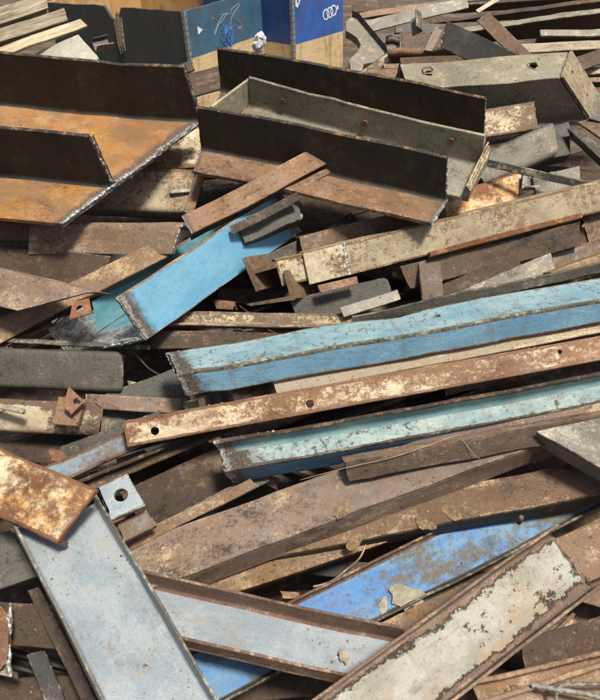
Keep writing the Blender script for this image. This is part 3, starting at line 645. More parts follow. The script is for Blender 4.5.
# --- left, between strap and blue-grey channel
piece('flat_bar', 'rusty flat with blue paint traces slanting below the holed strap end', 'flat bar',
      (38, 468, .07), (150, 420, .07), (56, 482), -10, 'bluebrown', .010)
piece('flat_bar', 'grey-brown flat tucked above the blue traced flat', 'flat bar',
      (60, 447, .045), (160, 410, .045), (70, 462), -20, 'greydk', .010)
piece('angle_bar', 'dark rusty angle in shadow just below the blue traced flat', 'angle bar',
      (60, 490, .035), (235, 418, .03), (68, 500), -20, 'rust', .009, primary='leg', extras=[('leg', 0, 1, .025, .009, 'rustdk')])
piece('steel_plate', 'dark brown plate deep in the gap left of the teal bar end', 'steel plate',
      (120, 492, -.03), (260, 428, -.03), (146, 530), -10, 'rustdk', .010)
piece('steel_plate', 'dark flat beside the notched pale blue lug, in the gap', 'steel plate',
      (135, 535, .0), (260, 470, .0), (142, 548), -10, 'greydk', .010)
piece('flat_bar', 'brown lit flat running up right beside the broad dusty beam', 'flat bar',
      (112, 546, .05), (250, 478, .05), (118, 556), -10, 'rust', .010)
lug = piece('steel_bracket', 'pale blue-grey lug with a torn bolt hole beside the rusty orange plate', 'bracket',
      (97, 487, .155), (127, 473, .155), (112, 521), -6, 'bluegrey', .014, holes=((121, 495, .014),), D=(148, 509), rag=.003)
piece('steel_bracket', 'short blue-grey and rust stub below the pale blue lug', 'bracket',
      (118, 523, .11), (146, 508, .11), (124, 542), -10, 'bluebrown', .02, rag=.003)
# --- lower left corner
piece('channel_bar', 'rust and grey rounded channel end at the lower left edge', 'channel',
      (8, 604, .10), (-60, 590, .10), (9, 677), -6, 'rustbr', .014, primary='web', endr=.04, rag=.005, slag=('web',), extras=[('flange', 1, -1, .05, .010, 'rust')])
piece('steel_section', 'dark brown beam with pale lower edge left of the wide blue-grey channel', 'steel section',
      (120, 652, .03), (-30, 642, .03), (110, 608), -12, 'rustdk', .010, primary='web', extras=[('flange', 0, -1, .03, .012, 'flake')])
piece('steel_plate', 'grey dusty plate corner at the left edge under the rusty orange plate', 'steel plate',
      (40, 575, .06), (-40, 606, .06), (10, 530), -8, 'greydk', .012)
piece('flat_bar', 'brown flat lying steeply between the dark beam and blue-grey channel', 'flat bar',
      (28, 590, .045), (90, 720, .045), (40, 586), -8, 'rustdk', .010)
piece('steel_plate', 'dark brown plate at the bottom left corner below the dark beam', 'steel plate',
      (-30, 680, -.02), (140, 672, -.02), (-30, 760), -8, 'rustdk', .012)
piece('flat_bar', 'dark steep flat crossing the bottom left corner gap', 'flat bar',
      (26, 655, .0), (60, 740, .0), (44, 650), -8, 'greydk', .010)
piece('steel_bracket', 'small slate blue scrap beside the wide blue-grey channel, bottom left', 'bracket',
      (66, 664, .03), (84, 690, .03), (78, 658), -6, 'slate', .012, rag=.004)

# ------------------------------------------------------------------ scrap beyond the crest
piece('flat_bar', 'pale grey flat bar leaning up right beside the blue crate', 'flat bar',
      (362, 22, ('Y', 3.7)), (466, -4, ('Y', 3.9)), (372, 32), -35, 'grey', .012)
piece('angle_bar', 'dark angle with silver cut tip pointing at the box beam top', 'angle bar',
      (447, 21, ('Y', 3.05)), (533, 60, ('Y', 2.9)), (440, 47), -50, 'mill', .010, primary='leg', slag=('leg',), rag=.006,
      extras=[('leg', 0, -1, .04, .010, 'grey')])
piece('flat_bar', 'pinkish rusty flat leaning on the box beam, top right', 'flat bar',
      (490, 13, ('Y', 3.15)), (536, 58, ('Y', 2.88)), (477, 21), -30, 'rustred', .010)
piece('steel_section', 'long tan-topped beam across the top right background', 'steel section',
      (430, 33, ('Y', 3.6)), (640, 2, ('Y', 3.7)), (431, 38), -30, 'grey', .012, primary='flange', extras=[('web', 1, -1, .14, .010, 'mill')])
piece('steel_section', 'dark far beam above the long tan-topped beam, top right', 'steel section',
      (430, 20, ('Y', 4.3)), (640, -8, ('Y', 4.5)), (431, 24), -30, 'rustdk', .012, primary='flange', extras=[('web', 1, -1, .12, .010, 'mill')])
piece('steel_section', 'rusty beam behind the box beam with rounded pale top edge', 'steel section',
      (500, 45, ('Y', 3.25)), (640, 38, ('Y', 3.3)), (501, 54), -30, 'dust', .012, primary='flange', extras=[('web', 1, -1, .10, .010, 'rustdk')])
piece('steel_plate', 'dark red-brown plate in the background left of the leaning angle', 'steel plate',
      (400, 33, ('Y', 3.6)), (450, 30, ('Y', 3.6)), (400, 52), -50, 'rustred', .010)
piece('angle_bar', 'small grey angle standing upright in the background, top right', 'angle bar',
      (411, 20, ('Y', 3.5)), (412, 36, ('Y', 3.45)), (421, 13), -40, 'greyflat', .008, primary='leg', extras=[('leg', 1, 1, .05, .008, 'grey')])
piece('flat_bar', 'short tan stay leaning behind the brown pipe', 'flat bar',
      (424, 50, ('Y', 3.35)), (436, 27, ('Y', 3.4)), (432, 51), -30, 'dust', .010)
piece('flat_bar', 'lowest rusty strip at the far right edge beside the end plate', 'flat bar',
      (575, 78, ('Y', 2.95)), (640, 76, ('Y', 2.95)), (576, 83), -30, 'rustred', .010)
piece('steel_plate', 'low brown strip left end under the brown pipe', 'steel plate',
      (365, 70, ('Y', 3.3)), (410, 68, ('Y', 3.3)), (366, 80), -30, 'rustred', .010)
piece('flat_bar', 'thin brown strip above the low brown strip, beside the curved bracket', 'flat bar',
      (383, 64, ('Y', 3.4)), (412, 63, ('Y', 3.4)), (384, 69), -30, 'rust', .010)
piece('flat_bar', 'dark straight flat in the far top right background', 'flat bar',
      (395, 5, ('Y', 5.0)), (560, -12, ('Y', 5.2)), (396, 10), -30, 'greydk', .012)
piece('flat_bar', 'pale splintered stick in the far top right background', 'flat bar',
      (476, 10, ('Y', 4.2)), (505, -8, ('Y', 4.3)), (479, 13), -30, 'woodpale', .010)
piece('flat_bar', 'brown far flat behind the pale grey flat bar', 'flat bar',
      (350, 14, ('Y', 4.4)), (440, 2, ('Y', 4.6)), (351, 20), -30, 'rustred', .012)
piece('flat_bar', 'dark flat under the pale grey flat bar beside the curved bracket', 'flat bar',
      (375, 36, ('Y', 3.9)), (470, 28, ('Y', 4.0)), (376, 44), -30, 'greydk', .012)
for (x0, y0, x1, y1, Yb, hp, m1, m2, lb) in (
    (352, 4, 640, -14, 5.6, 5, 'rustdk', 'mill', 'farthest dark beam along the top right edge of the picture'),
    (440, 26, 640, 12, 4.0, 5, 'rust', 'mill', 'brown beam between the dark far beam and the tan-topped beam'),
    (395, 24, 520, 20, 4.2, 5, 'greydk', 'mill', 'dark grey beam behind the small upright grey angle'),
    (376, 46, 520, 42, 3.62, 5, 'greydk', 'rustdk', 'dark beam just behind the brown rusty pipe'),
    (540, 30, 660, 26, 3.5, 4, 'grey', 'mill', 'grey beam under the tan-topped beam at the right edge'),
    (400, 58, 560, 52, 3.2, 4, 'rustdk', 'mill', 'rusty beam hidden behind the box beam top'),
    (566, 68, 660, 64, 3.02, 4, 'dust', 'mill', 'pale strip second from the bottom beside the drilled end plate'),
    (585, 90, 660, 86, 2.88, 4, 'rust', 'mill', 'brown strip just above the dark plate corner, right edge')):
    piece('steel_section', lb, 'steel section', (x0, y0, ('Y', Yb)), (x1, y1, ('Y', Yb)), (x0 + 1, y0 + hp * 1.7), -30, m1, .016, primary='flange', extras=[('web', .5, -1, .15, .012, m2)])
# pallet timbers and plates, top left
piece('timber', 'thick pale timber beam highest at the top left corner', 'timber', (45, -8, ('Y', 3.7)), (-60, 26, ('Y', 3.3)), (48, 8), -35, 'wood', .05)
piece('timber', 'grey weathered timber in the middle of the top left stack', 'timber', (64, 8, ('Y', 3.5)), (-60, 46, ('Y', 3.2)), (68, 20), -35, 'wood', .05)
piece('timber', 'flat pale board lowest of the top left stack', 'timber', (80, 19, ('Y', 3.35)), (-40, 62, ('Y', 3.0)), (88, 26), -35, 'woodpale', .02)
piece('steel_plate', 'smooth grey plate behind the heavy section beside the timbers', 'steel plate', (78, 35, ('Y', 3.3)), (30, 55, ('Y', 3.2)), (99, 58), -20, 'greyflat', .008)
piece('steel_bracket', 'pale broken angle scrap beside the dark crate', 'bracket', (92, 40, ('Y', 3.3)), (106, 36, ('Y', 3.35)), (96, 52), -30, 'greydk', .006, primary='leg', extras=[('leg', 1, 1, .04, .005, 'greyflat'), ('leg', 0, 1, .02, .005, 'rustdk')])

# ------------------------------------------------------------------ special pieces
def thick_poly(name, pts, nrm, t, mat, parent=None, seed=(0, 0, 0), inv=None):
    """flat polygon of world points given real thickness away from nrm"""
    bm = bmesh.new(); a = [bm.verts.new(p) for p in pts]; b = [bm.verts.new(p - nrm * t) for p in pts]
    bm.faces.new(a); bm.faces.new(b[::-1]); m = len(pts)
    for i in range(m): bm.faces.new((a[i], b[i], b[(i + 1) % m], a[(i + 1) % m]))
    if inv: bmesh.ops.transform(bm, matrix=inv, verts=bm.verts)
    me = bm_me(bm, name); finish(me, seed); return link(name, me, mat, parent)
def at(px, py, lift=0): return P(px, py, lift)

# drilled end plate of the box beam, torn bolt plates on its top
def box_end():
    r = bx['root']; inv = r.matrix_world.inverted(); a, u, n, ax = bx['a'], bx['u'], bx['n'], bx['ax']
    c = hit(558, 78, a, n); d = hit(586, 120, c, u)
    s = (d - c)                                       # down the side, cut direction included
    w_ = c - a; g = -ax * .004
    pts = [a + g, c + g, c + s + g, a + s + g]
    nr = w_.cross(s).normalized()
    if nr.dot(ax) > 0: nr = -nr
    # plate with two real holes, drilled in a local frame of its own
    X = w_.normalized(); Y = (s - X * s.dot(X)).normalized(); Zv = X.cross(Y)
    fr = Matrix((X, Y, Zv)).transposed().to_4x4(); fr.translation = a + nr * .012
    fi = fr.inverted(); bm = bmesh.new(); q = [fi @ (p + nr * .012) for p in pts]
    for p in q: p.z = 0
    k = 1
    va = [bm.verts.new(p + Vector((0, 0, .005))) for p in q]; vb = [bm.verts.new(p - Vector((0, 0, .005))) for p in q]
    bm.faces.new(va); bm.faces.new(vb[::-1])
    for i in range(4): bm.faces.new((va[i], vb[i], vb[(i + 1) % 4], va[(i + 1) % 4]))
    me = bm_me(bm, 'end_plate')
    for px, py, rr in ((571, 73, .008), (586, 96, .007)):
        h_ = fi @ hit(px, py, fr.translation, Zv); me = drill(me, Vector((h_.x, h_.y, 0)), rr, .08)
    me.transform(inv @ fr); finish(me, (3, 8, 1)); link('end_plate', me, 'tan', r)
    for px, py in ((428, 71), (533, 66)):
        rnd = random.Random(px); bm = bmesh.new(); c0 = hit(px, py, a, n); ring = []
        pts_ = []; rad_ = []
        for i in range(15):
            t_ = i / 14 * 2 * math.pi; rr = .019 * (1 + rnd.uniform(-.22, .22))
            pts_.append(c0 + (ax * math.cos(t_) + u * math.sin(t_)) * rr + n * .002); rad_.append(.0020 * rnd.uniform(.5, 1.4))
        pts_[-1] = pts_[0]; lathe_tube(bm, pts_, rad_, 6); bmesh.ops.transform(bm, matrix=inv, verts=bm.verts)
        me = bm_me(bm, 'torn_hole_rim'); finish(me, (px, 0, 0), True); rim = link('torn_hole_rim', me, 'tan', r)
box_end()
def section_end(name, label, cat, outline, lift, direction, length, mat):
    # short rolled section seen on its cut end; outline in photo pixels on a plane across its axis
    d = Vector(direction).normalized(); c = P(*outline[0], lift); pts = [hit(x, y, c, d) for x, y in outline]; org = c.copy()
    o = thick_poly(name, pts, -d, length, mat, None, (c.x * 30, 3, 1), Matrix.Translation(-org)); o.location = org; tag(o, label, cat)
section_end('tee_bar', 'small rusty tee bar end pointing left below the sky blue channel', 'tee bar', [(242, 259), (246, 257), (252, 270), (274, 264), (275, 268), (254, 274), (260, 290), (256, 292)], .06, (.45, .85, -.35), .22, 'rust')
section_end('angle_bar', 'small rusty angle end with open corner left of the tan channel', 'angle bar', [(283, 271), (287, 270), (297, 298), (294, 300), (250, 306), (246, 304), (290, 296)], .065, (.40, .80, -.45), .22, 'rust')

def tray_ends():
    # torn end walls and bolts of the grey tray-like channel
    r = tray['root']; inv = r.matrix_world.inverted(); a, u, n, ax, w_, L = (tray[k] for k in ('a', 'u', 'n', 'ax', 'w', 'L'))
    e0 = hit(252, 105, a, n); e1 = hit(212, 131, a, n); d = (e1 - e0); up = n * .088
    thick_poly('end_plate', [e0 + up + ax * .012, e0 + ax * .012 + n * .001, e1 + n * .001, e1 + up * .95], ax, .009, 'tray', r, (8, 1, 1), inv)
    c0 = a.copy(); c1 = hit(462, 198, a, n); k = 9; q = []
    bm = bmesh.new()
    for lay in range(3):
        off = -ax * (.002 + .0055 * lay); top = []; bot = []
        for i in range(k + 1):
            p = c0.lerp(c1, i / k) + off; hgt = (.080 - .012 * lay) * (1 - .45 * i / k) * (.92 + .2 * noise.noise(Vector((i * .8, lay * 3.1, 2))))
            top.append(p + n * hgt); bot.append(p - n * .008)
        f = [(bm.verts.new(t), bm.verts.new(b), bm.verts.new(t - ax * .005), bm.verts.new(b - ax * .005)) for t, b in zip(top, bot)]
        for g, h_ in zip(f, f[1:]):
            bm.faces.new((g[0], g[1], h_[1], h_[0])); bm.faces.new((g[2], h_[2], h_[3], g[3])); bm.faces.new((g[0], h_[0], h_[2], g[2])); bm.faces.new((g[1], g[3], h_[3], h_[1]))
        for g in (f[0], f[-1]): bm.faces.new((g[0], g[2], g[3], g[1]))
    bmesh.ops.transform(bm, matrix=inv, verts=bm.verts); me = bm_me(bm, 'delaminated_end'); finish(me, (4, 2, 2)); link('delaminated_end', me, 'speck', r)
    for px, py in ((283, 101), (365, 123), (451, 141)):
        c = hit(px, py, a + u * .0102, u); bm = bmesh.new(); bmesh.ops.create_cone(bm, cap_ends=True, segments=10, radius1=.011, radius2=.009, depth=.012)
        fr = Matrix((ax, n, ax.cross(n))).transposed().to_4x4(); fr.translation = c; bmesh.ops.transform(bm, matrix=inv @ fr, verts=bm.verts)
        me = bm_me(bm, 'bolt'); finish(me, (px, 2, 2)); link('bolt', me, 'rustbr', r)
tray_ends()
# splice sleeve and weld bead on the tan channel, and stud on the plate
def splice():
    r = tn['root']; inv = r.matrix_world.inverted(); a, u, n, ax, w_ = tn['a'], tn['u'], tn['n'], tn['ax'], tn['w']
    x1 = (hit(345, 262, a, n) - a).dot(ax)
    pts = [a + ax * -.002 + u * .002, a + ax * x1 + u * .002, a + ax * x1 + u * (w_ - .002), a - ax * .002 + u * (w_ - .002)]
    thick_poly('splice_plate', [p + n * .007 for p in pts], n, .0065, 'flake', r, (2, 2, 2), inv)
    bm = bmesh.new(); ps = []; rs = []
    for i in range(26):
        f = i / 25; ps.append(a + ax * (x1 + .004 + .004 * noise.noise(Vector((f * 9, 1, 0)))) + u * (w_ * f) + n * .004); rs.append(.005 * (1 + .5 * noise.noise(Vector((f * 22, 5, 0)))))
    lathe_tube(bm, ps, rs, 7); bmesh.ops.transform(bm, matrix=inv, verts=bm.verts); me = bm_me(bm, 'weld_bead'); finish(me, (1, 5, 1), True); link('weld_bead', me, 'slag', r)
splice()

# brown pipe in the background
def pipe(name, label, A, B, rad, mat, hollow=True):
    a, b = P(*A), P(*B); bm = bmesh.new(); k = 14; pts = [a.lerp(b, i / k) + Vector((0, 0, .006 * math.sin(i * .9))) for i in range(k + 1)]
    ax = (b - a).normalized(); o_ = ax.orthogonal().normalized(); q = ax.cross(o_); seg = 16; rings = []
    for p in [None]: pass
    prof = [(0, rad * .8, .06), (0, rad, 0)]
    rings.append([bm.verts.new(a + ax * .08 + (o_ * math.cos(j * 2 * math.pi / seg) + q * math.sin(j * 2 * math.pi / seg)) * rad * .82) for j in range(seg)])
    rings.append([bm.verts.new(a + (o_ * math.cos(j * 2 * math.pi / seg) + q * math.sin(j * 2 * math.pi / seg)) * rad * .82) for j in range(seg)])
    for p in pts: rings.append([bm.verts.new(p + (o_ * math.cos(j * 2 * math.pi / seg) + q * math.sin(j * 2 * math.pi / seg)) * rad) for j in range(seg)])
    for r0, r1 in zip(rings, rings[1:]):
        for j in range(seg): bm.faces.new((r0[j], r0[(j + 1) % seg], r1[(j + 1) % seg], r1[j]))
    bm.faces.new(rings[0]); bm.faces.new(rings[-1])
    org = (a + b) / 2 - Vector((0, 0, rad)); bmesh.ops.translate(bm, verts=bm.verts, vec=-org)
    me = bm_me(bm, name); finish(me, (7, 1, 3), False)
    for p in me.polygons: p.use_smooth = len(p.vertices) == 4
    o = link(name, me, mat); o.location = org; tag(o, label, 'pipe')
pipe('steel_pipe', 'brown rusty pipe lying across the top right background', (388, 54, ('Y', 3.4)), (475, 46, ('Y', 3.4)), .018, 'rustdust')
pipe('steel_pipe', 'dark pipe end peeking out above the brown rusty pipe', (386, 41, ('Y', 3.75)), (420, 39, ('Y', 3.75)), .02, 'greydk')

# curved grey bracket beside the crate
def curved_bracket():
    Yd = 3.45; outer = [(346, 22), (352, 16), (358, 18), (386, 52), (387, 58), (376, 62), (364, 64), (361, 72), (352, 76), (349, 60), (358, 52), (361, 45), (357, 38), (350, 33), (346, 31)]
    pts = [P(x, y, ('Y', Yd + (60 - y) * .006)) for x, y in outer]
    c = sum(pts, Vector()) / len(pts); n = (pts[3] - pts[0]).cross(pts[8] - pts[3]).normalized()
    if n.dot(CAM - c) < 0: n = -n
    pts = [p - n * (p - c).dot(n) for p in pts]; org = Vector((c.x, c.y, min(p.z for p in pts))); r = empty('steel_bracket', Matrix.Translation(org)); inv = Matrix.Translation(-org)
    thick_poly('side_plate', pts, n, .04, 'grey', r, (4, 4, 4), inv)
    e = [pts[1], pts[2], pts[3], pts[4]]
    rimv = []
    bm = bmesh.new()
    for q in e: rimv.append((bm.verts.new(q + n * .03), bm.verts.new(q - n * .045)))
    for (a0, a1), (b0, b1) in zip(rimv, rimv[1:]): bm.faces.new((a0, a1, b1, b0))
    bmesh.ops.solidify(bm, geom=bm.faces[:], thickness=-.008); bmesh.ops.transform(bm, matrix=inv, verts=bm.verts); me = bm_me(bm, 'rim_flange'); finish(me, (5, 5, 5)); link('rim_flange', me, 'grey', r)
    tag(r, 'curved grey steel bracket right of the blue crate', 'bracket')
curved_bracket()

# ------------------------------------------------------------------ crates behind the heap
def crate(name, label, corner_px, Y, ztop, dirs, dims, paints, lean=0.0, broken=False, emblem=False, scrawl=False):
    d = ray(*corner_px); cx = CAM.x + d.x * Y / d.y
    r = empty(name, Matrix.Translation((cx, Y, 0)) @ Matrix.Rotation(lean, 4, 'Y'))
    tR, tL = math.radians(dirs), math.radians(dirs - 90)               # heading of the two faces that leave the corner
    vR = Vector((math.sin(tR), math.cos(tR), 0)); vL = Vector((math.sin(tL), math.cos(tL), 0)); wR, wL = dims; th = .018; zb = height(cx, Y) * 0
    def panel(nm, o0, v, wid, inward, mat, z0=.1, z1=ztop, notch=None):
        nseg = 24; bm = bmesh.new(); fr = []; bk = []
        for i in range(nseg + 1):
            x = wid * i / nseg; top = z1 + .006 * noise.noise(Vector((x * 14, z1 * 9, v.x * 5)))
            if notch and notch[0] < x < notch[1]: top -= notch[2] * (.6 + .4 * noise.noise(Vector((x * 40, 0, 1))))
            p = o0 + v * x; fr.append((bm.verts.new(p + Vector((0, 0, z0))), bm.verts.new(p + Vector((0, 0, top)))))
            q = p + inward * th; bk.append((bm.verts.new(q + Vector((0, 0, z0))), bm.verts.new(q + Vector((0, 0, top)))))
        for i in range(nseg):
            bm.faces.new((fr[i][0], fr[i + 1][0], fr[i + 1][1], fr[i][1])); bm.faces.new((bk[i][1], bk[i + 1][1], bk[i + 1][0], bk[i][0]))
            bm.faces.new((fr[i][1], fr[i + 1][1], bk[i + 1][1], bk[i][1])); bm.faces.new((fr[i][0], bk[i][0], bk[i + 1][0], fr[i + 1][0]))
        for i in (0, nseg): bm.faces.new((fr[i][0], fr[i][1], bk[i][1], bk[i][0]))
        me = bm_me(bm, nm); finish(me, (0, 0, 0))
        # texture frame: x along the panel, z up
        co = np.empty(len(me.vertices) * 3, np.float32); me.vertices.foreach_get('co', co); co = co.reshape(-1, 3); al = (co - np.array(o0)) @ np.array(v)
        put_attr(me, 'tc', 'FLOAT_VECTOR', np.stack([al, (co - np.array(o0)) @ np.array(inward), co[:, 2]], 1)); return link(nm, me, mat, r)
    O = Vector((0, 0, 0)); e = .001
    panel('side_panel', vR * e, vR, wR, vL, paints[0]); panel('side_panel', vL * (th + e), vL, wL - th, vR, paints[1], notch=broken)
    panel('side_panel', vL * wL + vR * (th + e), vR, wR - th, -vL * -1, 'ply'); panel('side_panel', vR * wR + vL * (th + e), vL, wL - th, -vR, 'ply')
    bm = bmesh.new()
    bmesh.ops.create_cube(bm, size=1); bmesh.ops.scale(bm, vec=(wR, wL, .02), verts=bm.verts)
    fr = Matrix((vR, vL, Vector((0, 0, 1)))).transposed().to_4x4(); fr.translation = (vR * wR + vL * wL) / 2 + Vector((0, 0, .088)); bmesh.ops.transform(bm, matrix=fr, verts=bm.verts)
    me = bm_me(bm, 'floor_panel'); finish(me, (1, 1, 1)); link('floor_panel', me, 'ply', r)
    for i in range(3):
        bm = bmesh.new(); bmesh.ops.create_cube(bm, size=1); bmesh.ops.scale(bm, vec=(wR - .01, .09, .076), verts=bm.verts)
        fr2 = fr.copy(); fr2.translation = vR * wR / 2 + vL * (.07 + (wL - .14) * i / 2) + Vector((0, 0, .038)); bmesh.ops.transform(bm, matrix=fr2, verts=bm.verts)
        me = bm_me(bm, 'skid'); finish(me, (2, i, 1)); link('skid', me, 'wood', r)
    # perforated corner strip: folded zinc angle with punched nail heads
    bm = bmesh.new(); wz = .022; o1 = -(vR + vL) * .0025
    for v_, iv in ((vR, vL), (vL, vR)):
        q = [o1, o1 + v_ * wz, o1 + v_ * wz + iv * .002, o1 + iv * .002]
        lo = [bm.verts.new(p + Vector((0, 0, .1))) for p in q]; hi = [bm.verts.new(p + Vector((0, 0, ztop + .002))) for p in q]
        bm.faces.new(lo); bm.faces.new(hi[::-1])
        for i in range(4): bm.faces.new((lo[i], lo[(i + 1) % 4], hi[(i + 1) % 4], hi[i]))
    me = bm_me(bm, 'corner_strip'); finish(me, (2, 1, 1)); st = link('corner_strip', me, 'zinc', r)
    z = .15; i = 0
    bm = bmesh.new(); bmesh.ops.create_cone(bm, cap_ends=True, segments=6, radius1=.0045, radius2=.003, depth=.003); nm_ = bm_me(bm, 'nail_head'); finish(nm_, (0, 0, 0)); nm_.materials.append(M['mill'])
    while z < ztop - .02:
        for v_, iv in ((vR, -vL), (vL, -vR)):
            o = bpy.data.objects.new('nail_head', nm_); COL.objects.link(o); o.parent = st; o.location = o1 + v_ * .013 + iv * .0015 + Vector((0, 0, z)); o.rotation_euler = iv.to_track_quat('Z', 'Y').to_euler()
        z += .035
    def onface(v_, outn, x, zz, off=.003): return v_ * x + Vector((0, 0, zz)) + outn * off
    def tube_on(nm, v_, outn, path, rad, mat, par=None):
        bm = bmesh.new(); lathe_tube(bm, [onface(v_, outn, x, zz, .001) for x, zz in path], [rad] * len(path), 5); me = bm_me(bm, nm); finish(me, (0, 3, 0), True); return link(nm, me, mat, par or r)
    if emblem:
        # interlocked white rings and small square marks printed on the blue panels
        eR = empty_part('emblem', r)
        for k_, xx in enumerate((.335, .375, .415)):
            ring(onface(vR, -vL, xx, emblem - .0 + .006 * k_, .0015), vR, Vector((0, 0, 1)), -vL, .030, .008, 'ring', 'emblem', eR)
        thick_poly('mark', [onface(vR, -vL, x_, z_, .003) for x_, z_ in ((.45, emblem + .012), (.465, emblem + .012), (.465, emblem + .036), (.45, emblem + .036))], -vL, .002, 'emblem', eR)
        zz = emblem + .11
        thick_poly('mark', [onface(vR, -vL, x_, z_, .003) for x_, z_ in ((.03, zz - .02), (.05, zz - .03), (.085, zz + .02), (.085, zz + .05), (.03, zz + .05))], -vL, .002, 'emblem', eR)
        thick_poly('mark', [onface(vR, -vL, x_, z_, .0045) for x_, z_ in ((.045, zz), (.06, zz), (.06, zz + .025), (.045, zz + .025))], -vL, .001, paints[0], eR)
        for xx in (.30, .34):
            ring(onface(vL, -vR, xx, emblem + .135, .0015), vL, Vector((0, 0, 1)), -vR, .024, .007, 'ring', 'emblem', eR)
    if scrawl:
        rnd = random.Random(4); zc = ztop - .17
        tri = [(.10, zc + .03), (.10, zc + .075), (.145, zc + .05)]
        thick_poly('sticker', [onface(vR, -vL, x, z_, .003) for x, z_ in tri], -vL, .002, 'emblem', r)
        path = [(.34 + .05 * math.sin(i * .9) + .02 * rnd.uniform(-1, 1) + i * .0015, zc - .03 + .06 * math.cos(i * 1.3) + .015 * rnd.uniform(-1, 1)) for i in range(42)]
        tube_on('scrawl', vR, -vL, path, .0018, 'bluepen')
        path = [(.33 + .09 * math.sin(i * .55), zc + .05 + .05 * math.cos(i * .8) + .01 * rnd.uniform(-1, 1)) for i in range(26)]
        tube_on('scrawl', vR, -vL, path, .0014, 'greypen')
        path = [(.47 + .05 * math.sin(i * .75), zc + .06 - .07 * math.cos(i * .33)) for i in range(22)]
        tube_on('scrawl', vR, -vL, path, .0014, 'greypen')
    if broken:
        for i in range(3):
            x = broken[0] + (broken[1] - broken[0]) * (i + .5) / 5; rn = random.Random(i)
            zt = ztop - rn.uniform(.02, .06); zb_ = ztop - broken[2] - rn.uniform(.0, .12); wv = .014
            pts = [onface(vL, -vR, x - wv, zt, .006), onface(vL, -vR, x + wv, zt - .02, .006), onface(vL, -vR, x + wv * .7, zb_, .012), onface(vL, -vR, x - wv * .3, zb_ - .05, .012)]
            thick_poly('splinter', pts, -vR, .006, 'wood', r, (i, 2, 1))
    tag(r, label, 'crate'); return r
def empty_part(name, parent):
    o = bpy.data.objects.new(name, None); COL.objects.link(o); o.parent = parent; o.empty_display_size = .02; return o
def ring(c, X, Y, n, R, wd, name, mat, parent):
    bm = bmesh.new(); seg = 28; vs = []
    for i in range(seg):
        t = i / seg * 2 * math.pi; d = X * math.cos(t) + Y * math.sin(t)
        vs.append([bm.verts.new(c + d * (R + wd / 2) + n * .001), bm.verts.new(c + d * (R - wd / 2) + n * .001), bm.verts.new(c + d * (R - wd / 2) - n * .001), bm.verts.new(c + d * (R + wd / 2) - n * .001)])
    for i in range(seg):
        a, b = vs[i], vs[(i + 1) % seg]
        for k in range(4): bm.faces.new((a[k], a[(k + 1) % 4], b[(k + 1) % 4], b[k]))
    me = bm_me(bm, name); finish(me, (0, 0, 0)); return link(name, me, mat, parent)
M['ply'] = simple('bare_plywood', cratef(lin(196, 158, 104), lin(176, 138, 88), -9, 0))
NB, NB2 = lin(34, 78, 112), lin(44, 92, 122)
M['crateA1'] = simple('crate_panel_blue_over_ply', cratef(lin(62, 98, 120), lin(50, 84, 106), .80, .0))
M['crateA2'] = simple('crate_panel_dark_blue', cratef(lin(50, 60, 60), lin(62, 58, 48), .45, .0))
M['crateB1'] = simple('crate_panel_bright_blue_over_ply', cratef(lin(46, 92, 164), lin(38, 80, 148), .785, .0))
M['crateB2'] = simple('crate_panel_shaded_blue_left', cratef(lin(36, 76, 140), lin(30, 62, 118), .785, .0))  # left face: crate blue darkened in colour, as turned from the sun
crate('wooden_crate', 'open plywood crate with faded blue top band, scrawls and a broken dark side', (193, 15), 4.3, 1.055, 33, (.85, 1.15), ('crateA1', 'crateA2'), lean=-.05, broken=(.50, .60, .10), scrawl=True)
crate('wooden_crate', 'tall plywood crate with bright blue upper half and white ring emblem', (297, 30), 4.75, 1.32, 40, (.52, .80), ('crateB1', 'crateB2'), lean=-.03, emblem=.915)

